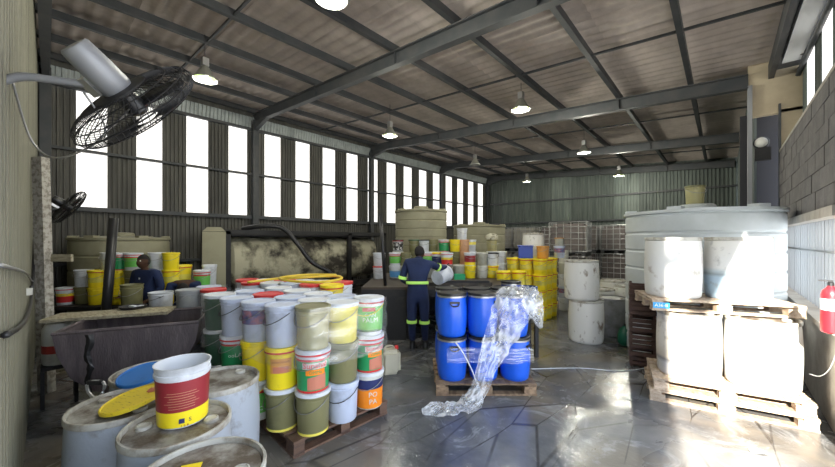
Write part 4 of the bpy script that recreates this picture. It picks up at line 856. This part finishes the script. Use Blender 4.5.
for x, d, vs_, wh in left:
    z = SZ
    for t, v in enumerate(vs_): bucket(v, PX(x, d, z), '%s, %s tier, %s' % (VN[v], ['lowest', 'second', 'third'][t], wh), r=.125, h=.285, rot=ALPHA + .2); z += .285
bucket('oliveopen', PX(132, 4.7, .75), 'shiny olive bucket with rolled rim before the standing worker', r=.13, h=.33)
bucket('whiteopen', PX(161, 4.66, .75), 'open white bucket with black handle between the two workers', r=.145, h=.23)
t2 = thing('small_stand', 'small black stand under the olive and white buckets beside the worker', 'stand', PX(147, 4.7), ALPHA)
obj('stand_top', MB().box((0, 0, .73), (.85, .36, .04)).mesh('st', m_blackm), t2)
for sx_ in (-.38, .38):
    for sy_ in (-.15, .15): obj('leg', MB().box((sx_, sy_, .355), (.04, .04, .71)).mesh('lg', m_blackm), t2)
# rack right of the workers carrying the white and green buckets
t3 = thing('side_stand', 'dark stand carrying the white bin and the green labelled bucket', 'stand', PX(206, 6.15), ALPHA)
obj('stand_top', MB().box((0, 0, .78), (.46, .5, .04)).mesh('st', m_blackm), t3)
for sx_ in (-.19, .19):
    for sy_ in (-.2, .2): obj('leg', MB().box((sx_, sy_, .38), (.05, .05, .76)).mesh('lg', m_blackm), t3)
bucket('limegreen', PX(202, 6.05, .80), 'white bucket with lime green label beside the crouching worker', r=.135, h=.36, rot=ALPHA)
bucket('white', PX(209.5, 6.3, .80), 'plain white bin behind the lime labelled bucket', r=.12, h=.44)
bucket('yellowred', PX(180, 5.9, .63), 'yellow bucket with red rim behind the crouching worker', r=.15, h=.6) if False else None
t4 = thing('side_stand', 'dark stand behind the crouching worker with a wide yellow bucket', 'stand', PX(184, 6.3), ALPHA)
obj('stand_top', MB().box((0, 0, .86), (.5, .5, .04)).mesh('st', m_blackm), t4)
for sx_ in (-.21, .21):
    for sy_ in (-.2, .2): obj('leg', MB().box((sx_, sy_, .42), (.05, .05, .84)).mesh('lg', m_blackm), t4)
bucket('yellowred', PX(181, 6.2, .88), 'wide yellow bucket with red rim behind the crouching worker', r=.17, h=.36)

# yellow hose on top of the rear pallet
ZT = .13 + 3 * .342 + .012
hp = [LD(-2.1, 4.15, ZT + .01), LD(-1.8, 4.4, ZT + .03), LD(-1.5, 4.3, ZT + .05), LD(-1.25, 4.45, ZT + .05), LD(-1.02, 4.35, ZT + .06), LD(-.95, 4.12, ZT + .05), LD(-1.2, 4.0, ZT + .03), LD(-1.6, 4.1, ZT + .04), LD(-1.75, 4.3, ZT + .05), LD(-1.5, 4.55, ZT + .06), LD(-1.1, 4.55, ZT + .06)]
tag(obj('yellow_hose', MB().tube(spline(hp, 7), .016, 7).mesh('yh', m_yellowhose, True)), 'coiled yellow hose lying on top of the rear bucket pallet', 'hose')
# brown crates by the tank
for i in range(5):
    t = thing('brown_crate', 'brown slatted crate in the narrow stack before the pale tank, %s' % ['on the floor', 'second up', 'middle one', 'fourth up', 'topmost'][i], 'crate', Vector((-.81, 5.46, i * .225)), R(12))
    for zz in (.03, .09, .15):
        for y in (-.13, .13): obj('slat', boxmesh('slat', (.30, .015, .045), mat('brown_crate', (.085, .045, .035), .7, 0, (.045, .025, .02), 8, .4, .7, rnd=.2)), t, (0, y, zz + .02))
        for x in (-.145, .145): obj('slat', boxmesh('slat2', (.015, .26, .045), MT['brown_crate']), t, (x, 0, zz + .02))
    for x in (-.13, .13):
        for y in (-.115, .115): obj('corner_post', boxmesh('cp', (.03, .03, .222), MT['brown_crate']), t, (x, y, .111))
    obj('crate_floor', boxmesh('cf', (.28, .24, .01), MT['brown_crate']), t, (0, 0, .01))
gbt = thing('green_can', 'rounded dark green can on the floor by the grey drum', 'can', PX(626, 5.45), 0)
obj('can_body', autosmooth(MB().lathe([(.09, 0), (.12, .04), (.125, .16), (.09, .26), (.035, .31)], 16).mesh('g', col('bottle_green', (.01, .12, .07)))), gbt); obj('cap', MB().lathe([(.035, .31), (.035, .34)], 10).mesh('gc', m_black), gbt)

# ------------------------------------------------------------------ lamps
def bay_lamp(label, loc, colr=(.72, 1.0, .28), lit=True, power=95, s=1.0):
    """loc = bulb opening centre"""
    t = thing('high_bay_lamp', label, 'lamp', loc)
    if 'lampm' not in MC:
        MC['lampm'] = (MB().lathe([(.03, .24), (.06, .22), (.10, .14), (.15, .05), (.19, 0), (.185, 0), (.145, .05), (.095, .14), (.055, .215), (.01, .22)], 24, cap0=False).mesh('rf', mat('lamp_reflector', (.55, .56, .5), .3, .7), True), MB().box((0, 0, .30), (.10, .10, .13)).mesh('bal', m_galv), MB().tube([(0, 0, .36), (0, 0, .70)], .006, 5).mesh('cab', m_black))
    obj('reflector', MC['lampm'][0], t); obj('ballast_housing', MC['lampm'][1], t)
    zr = roofz(loc[0], -.02) - loc[2]; obj('hanging_cable', MB().tube([(0, 0, .36), (0, 0, zr)], .006, 5).mesh('cab', m_black), t)
    mb = mat('bulb_%s' % ('g' if colr[2] < .8 else 'w'), colr, .5, emis=1.0) if lit else mat('bulb_off', (.5, .5, .48), .4)
    if lit: mb.node_tree.nodes['Principled BSDF'].inputs['Base Color'].default_value = (.02, .03, .01, 1)
    obj('bulb', MB().lathe([(.16, .03), (.13, .012), (.05, .0), (.01, -.002)], 20).mesh('bulb', mb, True), t)
    if lit:
        L = bpy.data.lights.new('lamp', 'POINT'); L.energy = power; L.color = (1.0, .98, .84); L.shadow_soft_size = .045; lo = bpy.data.objects.new('lamp_light', L); C.objects.link(lo); lo.parent = t; lo.location = (0, 0, -.05)
G = (.72, 1.0, .28)
for (x, y, d, lab, c_, lit) in [(205, 80, 5.7, 'lit green tinged hanging lamp over the trough, nearest the big fan', G, 1), (390, 136, 8.6, 'lit hanging lamp above the tanks near the window wall', G, 1), (521, 110, 6.95, 'lit hanging lamp over the blue drums', G, 1), (584, 153, 9.9, 'bright white hanging lamp in the far right roof bay', (.95, .97, 1.0), 1),
    (619, 176, 13, 'small lit lamp close to the back wall above the big tank', G, 1), (527, 182, 15, 'small lit lamp near the back wall above the cages', G, 1), (475, 165, 11.8, 'unlit hanging lamp beside the third roof beam', G, 0), (331, -1, 3.85, 'lit lamp cut by the top edge of the picture', G, 1)]:
    bay_lamp(lab, tuple(PX(x, d, zat(y, d))), c_, bool(lit), 85 if x in (331, 521, 584, 619) else 38)

# ------------------------------------------------------------------ fans
def fan(label, ctr, axis, r, mount, s=1.0, motor_len=.32, mr=.085, msil=m_silver):
    """axis points from the motor through the guard; mount = wall point of the arm"""
    axis = Vector(axis).normalized(); q = axis.to_track_quat('Z', 'Y'); t = thing('wall_fan', label, 'fan', ctr)
    t.rotation_mode = 'QUATERNION'; t.rotation_quaternion = q
    g_ = MB(); nsp = 60
    def prf(u, side):  # guard profile
        return (r * (.18 + .82 * math.sin(u * math.pi / 2)), side * r * .24 * math.cos(u * math.pi / 2) ** .8)
    for i in range(nsp):
        a = 2 * math.pi * i / nsp
        for side in (-1, 1):
            pts = [];
            for k in range(6):
                rr, zz = prf(k / 5, side); aa = a + .25 * (1 - k / 5) * side; pts.append((rr * math.cos(aa), rr * math.sin(aa), zz))
            g_.tube(pts, .0022 * s, 3)
    obj('guard_wires', g_.mesh('gw', m_blackm), t)['kind'] = 'stuff'
    rg_ = MB()
    for (u, side) in ((1, 1), (.75, 1), (.75, -1), (.45, 1), (.45, -1), (.05, 1), (.05, -1)):
        rr, zz = prf(u, side); rg_.tube([(rr * math.cos(2 * math.pi * i / 40), rr * math.sin(2 * math.pi * i / 40), zz) for i in range(40)], .004 * s if u == 1 else .003 * s, 4, True)
    obj('guard_rings', rg_.mesh('gr', m_blackm), t)
    for b in range(3):
        a = b * 2 * math.pi / 3 + .4; v = []; n = 8
        for i in range(n + 1):
            rr = r * (.14 + .72 * i / n); wd = r * (.20 + .12 * math.sin(math.pi * i / n)); tw = .55 - .25 * i / n
            for s_ in (-1, 1):
                ao = a + s_ * wd / rr * .5 * .9; v.append((rr * math.cos(ao), rr * math.sin(ao), s_ * wd * .5 * tw * .7))
        me = new_mesh('blade', v, [(2 * i, 2 * i + 1, 2 * i + 3, 2 * i + 2) for i in range(n)], m_black, True); bo = obj('blade', me, t); bo.modifiers.new('s', 'SOLIDIFY').thickness = .004
    obj('hub', autosmooth(MB().lathe([(.05 * s, -.05 * s), (.055 * s, .03 * s), (.03 * s, .05 * s)], 16).mesh('hub', m_black)), t)
    zb = -r * .24
    obj('back_plate', autosmooth(MB().lathe([(r * .42, zb * .88), (r * .40, zb * 1.05), (mr, zb * 1.12)], 28).mesh('bp', m_blackm)), t)
    obj('motor_housing', autosmooth(MB().lathe([(mr * .80, zb - motor_len), (mr * .90, zb - motor_len + .01), (mr, zb - motor_len * .5), (mr * 1.02, zb - .02), (mr * .9, zb)], 24).mesh('mh', msil)), t)
    # arm: from motor back/side to the wall
    inv = q.inverted(); mp = inv @ (Vector(mount) - Vector(ctr)); base = Vector((0, 0, zb - motor_len * .35)) + (mp - Vector((0, 0, 0))).normalized() * mr * .9
    base = Vector((mp.x, mp.y, 0)).normalized() * mr * 1.02 + Vector((0, 0, zb - motor_len * .30))
    mid = base.lerp(mp, .35) + inv @ Vector((0, 0, .015)); obj('arm', MB().tube(spline([base, mid, base.lerp(mp, .75) + inv @ Vector((0, 0, .03)), mp], 5), .019 * s, 8).mesh('arm', msil, True), t)
    obj('clamp', MB().box(tuple(base), (.06 * s, .06 * s, .09 * s)).mesh('cl', m_galv), t)
    return t
F1 = LD(-1.50, 1.78, zat(105, 1.78))
axis1 = Vector((CA, SA, 0)) * .38 + Vector((0, 0, -.80)) + Vector((-SA, CA, 0)) * 1.0
fan('large black wall fan with silver motor tilted under the roof', F1, axis1, .33, (-2.42, Y_F, CH + .71), motor_len=.23, mr=.072)
F2 = PX(69, 5.0, zat(207, 5.0))
fan('small black fan near the leaning post by the bright windows', F2, Vector((CA, SA, 0)) * .55 + Vector((0, 0, -.7)) + Vector((-SA, CA, 0)) * .9, .29, (F2.x - .1, Y_F, F2.z - .1), s=1.3, motor_len=.14, mr=.06, msil=m_black)
cb = tag(obj('wall_cable', MB().tube(spline([(-2.45, Y_F + .04, CH + .75), (-2.6, Y_F + .1, CH + .5), (-2.5, Y_F + .2, CH + .42), (-2.35, Y_F + .35, CH + .55), (-2.3, .12, CH + .72)], 6), .005, 5).mesh('wc', c_wire, True)), 'thin looping cable under the silver arm of the big fan', 'cable')
tag(obj('wall_cable', MB().tube(spline([(-1.7, -.10, 1.62), (-3.6, -.10, 1.47), (-5, -.10, 1.3), (-6, -.10, 1.22)], 6), .008, 6).mesh('wc2', c_wire, True)), 'grey conduit running along the front wall', 'cable')
tag(obj('wall_hose', MB().tube(spline([(-1.9, -.10, 1.36), (-2.9, -.10, 1.22), (-4, -.10, 1.12), (-5.2, -.10, 1.2), (-6, -.10, 1.7)], 6), .013, 7).mesh('wh', m_black, True)), 'black hose hanging on the front wall', 'hose')
fx = thing('small_wall_fitting', 'small white switch box with cord on the front wall', 'switch', (-4.5, Y_F + .04, 1.25)); obj('switch_box', MB().box((0, 0, 0), (.09, .05, .06)).mesh('sb', c_offw), fx); obj('knob', MB().lathe([(.015, 0), (.012, .02)], 10, c=(0, .02, .03)).mesh('kn', m_black), fx)

# ------------------------------------------------------------------ people
def skin_obj(name, joints, bones, m, parent, sub=2, root=0):
    """joints: list of (pos, rx, ry)"""
    me = bpy.data.meshes.new(name); me.from_pydata([tuple(j[0]) for j in joints], bones, []); me.materials.append(m)
    o = obj(name, me, parent); sk = o.modifiers.new('skin', 'SKIN'); sk.use_smooth_shade = True
    if not me.skin_vertices: 
        pass
    for i, j in enumerate(joints):
        sv = me.skin_vertices[0].data[i]; sv.radius = (j[1], j[2] if len(j) > 2 else j[1]); sv.use_root = (i == root)
    ss = o.modifiers.new('sub', 'SUBSURF'); ss.levels = sub; ss.render_levels = sub; return o
def head(parent, c, tiltq, s=1.0, hat=False):
    """one continuous head with face, ears; faces local -Y"""
    n = 20; m = MB(); rows_ = 15; vv = []
    for j in range(rows_ + 1):
        th = math.pi * j / rows_; z = -math.cos(th); rr = math.sin(th)
        for i in range(n):
            a = 2 * math.pi * i / n; x, y = rr * math.cos(a), rr * math.sin(a)
            fx_ = .076 * (1 - .16 * max(0, -z)); fy = .095
            p = Vector((x * fx_, y * fy, z * .115))
            front = max(0, -math.sin(a)) ** 2 * rr
            if z < -.2: p.y -= .012 * front
            nose = math.exp(-((x / .16) ** 2)) * math.exp(-(((z + .12) / .16) ** 2)) * (1 if y < 0 else 0); p.y -= .024 * nose
            eye = (math.exp(-(((abs(x) - .38) / .15) ** 2)) * math.exp(-(((z - .03) / .09) ** 2))) * (1 if y < 0 else 0); p.y += .010 * eye
            lip = math.exp(-((x / .28) ** 2)) * math.exp(-(((z + .48) / .07) ** 2)) * (1 if y < 0 else 0); p.y -= .007 * lip
            ear = math.exp(-(((abs(x) / max(rr, .01) - 1) / .05) ** 2)) * math.exp(-((z / .22) ** 2)); p.x += .014 * ear * (1 if x > 0 else -1)
            vv.append(p * s)
    fs = [(j * n + i, j * n + (i + 1) % n, (j + 1) * n + (i + 1) % n, (j + 1) * n + i) for j in range(rows_) for i in range(n)]
    M = tiltq.to_matrix()
    o = obj('head', new_mesh('head', [M @ v for v in vv], fs, m_skin, True), parent, c); o.modifiers.new('s', 'SUBSURF').render_levels = 1
    hv = [M @ (v * 1.035) for v in vv]; hf = [f for k, f in enumerate(fs) if (k // n) >= 9 or ((k // n) >= 6 and (k % n) < n * .56)]
    obj('hair', new_mesh('hair', hv, hf, m_hair, True), o)
    for sx_ in (-1, 1):
        e = MB().lathe([(.002, -.011), (.009, -.006), (.011, 0), (.009, .006), (.002, .011)], 10); ev = [M @ (v + Vector((sx_ * .030 * 1.0, -.081, .006))) * s for v in e.v]
        obj('eye', new_mesh('eye', ev, e.f, c_offw, True), o)
    return o
def hand(joints, bones, w_idx, d, side, palm=.045, up=Vector((0, 0, 1)), curl=.5):
    """append palm and five fingers to a skin graph starting at wrist joint w_idx; d = forward dir, side = thumb side dir"""
    d = d.normalized(); side = (side - d * side.dot(d)).normalized(); nrm = d.cross(side).normalized(); W = joints[w_idx][0]
    joints.append((W + d * .045, .020, .034)); pidx = len(joints) - 1; bones.append((w_idx, pidx))
    for k, (off, ln) in enumerate(((.030, .070), (.010, .080), (-.010, .075), (-.030, .058))):
        p0 = W + d * .085 + side * off; joints.append((p0, .010, .010)); i0 = len(joints) - 1; bones.append((pidx, i0))
        p1 = p0 + (d * math.cos(curl * .6) + nrm * math.sin(curl * .6)) * ln * .5; joints.append((p1, .009, .009)); bones.append((i0, i0 + 1))
        p2 = p1 + (d * math.cos(curl * 1.6) + nrm * math.sin(curl * 1.6)) * ln * .5; joints.append((p2, .007, .007)); bones.append((i0 + 1, i0 + 2))
    q0 = W + d * .035 + side * .045; joints.append((q0, .011, .011)); i0 = len(joints) - 1; bones.append((pidx, i0))
    joints.append((q0 + d * .03 + side * .02 + nrm * .015, .009, .009)); bones.append((i0, i0 + 1))
def band(parent, a, b, r, m, name='reflective_band', sq=1.0):
    a, b = Vector(a), Vector(b); q = (b - a).to_track_quat('Z', 'Y'); L = (b - a).length
    me = MB().lathe([(r, 0), (r * 1.02, .004), (r * 1.02, L - .004), (r, L)], 20, cap0=False, cap1=False).mesh('band', m, True); o = obj(name, me, parent, a, q); o.scale = (1, sq, 1); return o
UP = Vector((0, 0, 1))
# worker at the bench, seen from behind: local frame x = picture right, y = away from camera
wk = thing('person', 'person in navy overalls with lime bands seen from behind, leaning over the bench', 'person', LD(.0, 5.28), ALPHA)
def v3(x, y, z): return Vector((x, y, z))
hipL, hipR = v3(-.09, .02, .80), v3(.10, .02, .80)
J = [(v3(0, .02, .86), .13, .10), (v3(-.005, .05, 1.05), .13, .10), (v3(0, .11, 1.25), .16, .105), (v3(.02, .17, 1.38), .07, .065), (v3(.03, .22, 1.44), .055, .055)]
B = [(0, 1), (1, 2), (2, 3), (3, 4)]
def add(J, B, par, p, rx, ry=None): J.append((p, rx, ry or rx)); B.append((par, len(J) - 1)); return len(J) - 1
sL = add(J, B, 2, v3(-.17, .12, 1.33), .065); eL = add(J, B, sL, v3(-.25, .12, 1.07), .052); wL = add(J, B, eL, v3(-.16, .36, .98), .032)
sR = add(J, B, 2, v3(.19, .13, 1.33), .065); eR = add(J, B, sR, v3(.36, .30, 1.23), .050); wR = add(J, B, eR, v3(.50, .52, 1.24), .032)
hL = add(J, B, 0, hipL, .095); kL = add(J, B, hL, v3(-.09, -.01, .45), .065); aL = add(J, B, kL, v3(-.08, .03, .09), .045); 
hR = add(J, B, 0, hipR, .095); kR = add(J, B, hR, v3(.11, -.01, .45), .065); aR = add(J, B, kR, v3(.12, .04, .09), .045)
Jb = [(p, rx * .8, ry * .8) for p, rx, ry in J]; Bb = list(B); hand(Jb, Bb, wL, v3(.3, .9, -.2), v3(1, 0, 0)); hand(Jb, Bb, wR, v3(.5, .8, -.1), v3(0, 0, 1))
skin_obj('body', Jb, Bb, m_skin, wk); 
Jc = [j for k, j in enumerate(J) if k != 4]; idx = {k: n_ for n_, k in enumerate([k for k in range(len(J)) if k != 4])}; Bc = [(idx[a], idx[b]) for a, b in B if a != 4 and b != 4]
ov = skin_obj('overall', [(p, rx * 1.12, ry * 1.12) for p, rx, ry in Jc], Bc, m_overall, wk)
head(wk, v3(.035, .25, 1.50), Quaternion((0, 0, 1), R(180 - 40)) @ Quaternion((1, 0, 0), R(-25)), .95)
band(wk, v3(-.003, .035, 1.00), v3(-.003, .04, 1.045), .175, m_hivis, sq=.80)
band(wk, v3(-.235, .12, 1.12), v3(-.245, .12, 1.07), .068, m_hivis); band(wk, v3(.315, .25, 1.262), v3(.345, .28, 1.243), .068, m_hivis)
band(wk, v3(-.09, -.01, .40), v3(-.09, -.01, .45), .080, m_hivis); band(wk, v3(.11, -.01, .39), v3(.11, -.01, .44), .080, m_hivis)
obj('collar', autosmooth(MB().lathe([(.075, 0), (.07, .04)], 16, cap0=False, cap1=False).mesh('col', m_overall)), wk, (.022, .16, 1.37), (R(-30), 0, 0))
for x, y in ((-.08, -.03), (.12, -.02)):
    m = MB().lathe([(.05, 0), (.052, .03), (.045, .09), (.047, .12)], 14, c=(0, .04, 0)); m.box((0, -.03, .03), (.09, .2, .06)); obj('boot', m.mesh('boot', m_black), wk, (x, y + .06, 0), (0, 0, R(180)))
# the bucket he tips, base towards the camera
tb = bucket('white', LD(.37, 5.72, 1.06), 'grey white bucket tipped on its side in the worker\'s hand', r=.14, h=.30, tilt=(Vector((.35, .86, .38))).to_track_quat('Z', 'X'))
tb.rotation_quaternion = (LD(.55, .75, .22)).to_track_quat('Z', 'X'); tb.location = LD(.33, 5.62, 1.06)
# standing worker in the dim corner, facing the camera
def dimworker(label, loc, rot, pose):
    w_ = thing('person', label, 'person', loc, rot)
    if pose == 'stand':
        J = [(v3(0, 0, .84), .12, .10), (v3(0, 0, 1.0), .12, .10), (v3(0, -.03, 1.16), .15, .10), (v3(0, -.05, 1.25), .06, .06), (v3(0, -.06, 1.29), .05, .05)]
        B = [(0, 1), (1, 2), (2, 3), (3, 4)]; hd = v3(0, -.075, 1.37)
        s1 = add(J, B, 2, v3(-.18, -.03, 1.19), .06); e1 = add(J, B, s1, v3(-.25, -.02, .95), .05); w1 = add(J, B, e1, v3(-.18, -.22, .88), .032)
        s2 = add(J, B, 2, v3(.18, -.03, 1.19), .06); e2 = add(J, B, s2, v3(.24, .0, .95), .05); w2 = add(J, B, e2, v3(.2, -.18, .80), .032)
        q = Quaternion((1, 0, 0), R(-8))
    else:
        J = [(v3(0, .12, .80), .13, .12), (v3(0, -.05, .95), .14, .12), (v3(0, -.28, 1.03), .15, .11), (v3(0, -.40, 1.0), .06, .06), (v3(0, -.44, .98), .05, .05)]
        B = [(0, 1), (1, 2), (2, 3), (3, 4)]; hd = v3(0, -.51, .96)
        s1 = add(J, B, 2, v3(-.17, -.30, 1.0), .06); e1 = add(J, B, s1, v3(-.22, -.36, .78), .05); w1 = add(J, B, e1, v3(-.15, -.5, .64), .032)
        s2 = add(J, B, 2, v3(.17, -.30, 1.0), .06); e2 = add(J, B, s2, v3(.22, -.36, .78), .05); w2 = add(J, B, e2, v3(.15, -.5, .64), .032)
        q = Quaternion((1, 0, 0), R(50))
    for sx_ in (-1, 1):
        h_ = add(J, B, 0, J[0][0] + v3(sx_ * .09, 0, -.06), .09); k_ = add(J, B, h_, v3(sx_ * .10, -.02, .44), .062); add(J, B, k_, v3(sx_ * .10, .02, .09), .045)
    Jb = [(p, a * .8, b * .8) for p, a, b in J]; Bb = list(B); hand(Jb, Bb, w1, v3(.1, -.9, -.3), v3(1, 0, 0)); hand(Jb, Bb, w2, v3(-.1, -.9, -.3), v3(-1, 0, 0)); skin_obj('body', Jb, Bb, m_skin, w_)
    idx = {k: n_ for n_, k in enumerate([k for k in range(len(J)) if k != 4])}; skin_obj('overall', [(p, a * 1.12, b * 1.12) for k, (p, a, b) in enumerate(J) if k != 4], [(idx[a], idx[b]) for a, b in B if a != 4 and b != 4], m_overall, w_)
    head(w_, hd, q, .95)
    for sx_ in (-1, 1): obj('boot', MB().box((0, -.04, .05), (.09, .24, .1)).mesh('bt', m_black), w_, (sx_ * .10, 0, 0))
    return w_
d1 = dimworker('person in dark blue work clothes standing by the shelves, facing the camera', PX(148, 5.2) , ALPHA - R(8), 'stand')
obj('chest_badge', MB().box((0, 0, 0), (.02, .008, .025)).mesh('bd', c_white), d1, (.01, -.150, 1.12))
d2 = dimworker('person in navy overalls bending down beside the wrapped bucket stacks', PX(186, 5.5), ALPHA + R(30), 'bend')
band(d2, v3(0, -.0, .90), v3(0, .035, .865), .165, m_hivis, sq=.85)

for l_, ns in LABELS.items():
    if len(ns) > 1 and not bpy.data.objects[ns[0]].get('group'): print('DUPLABEL', l_, ns[:4])
    if len(l_.split()) > 16: print('LONG', l_)
print('SCENE OBJECTS', len(bpy.data.objects))
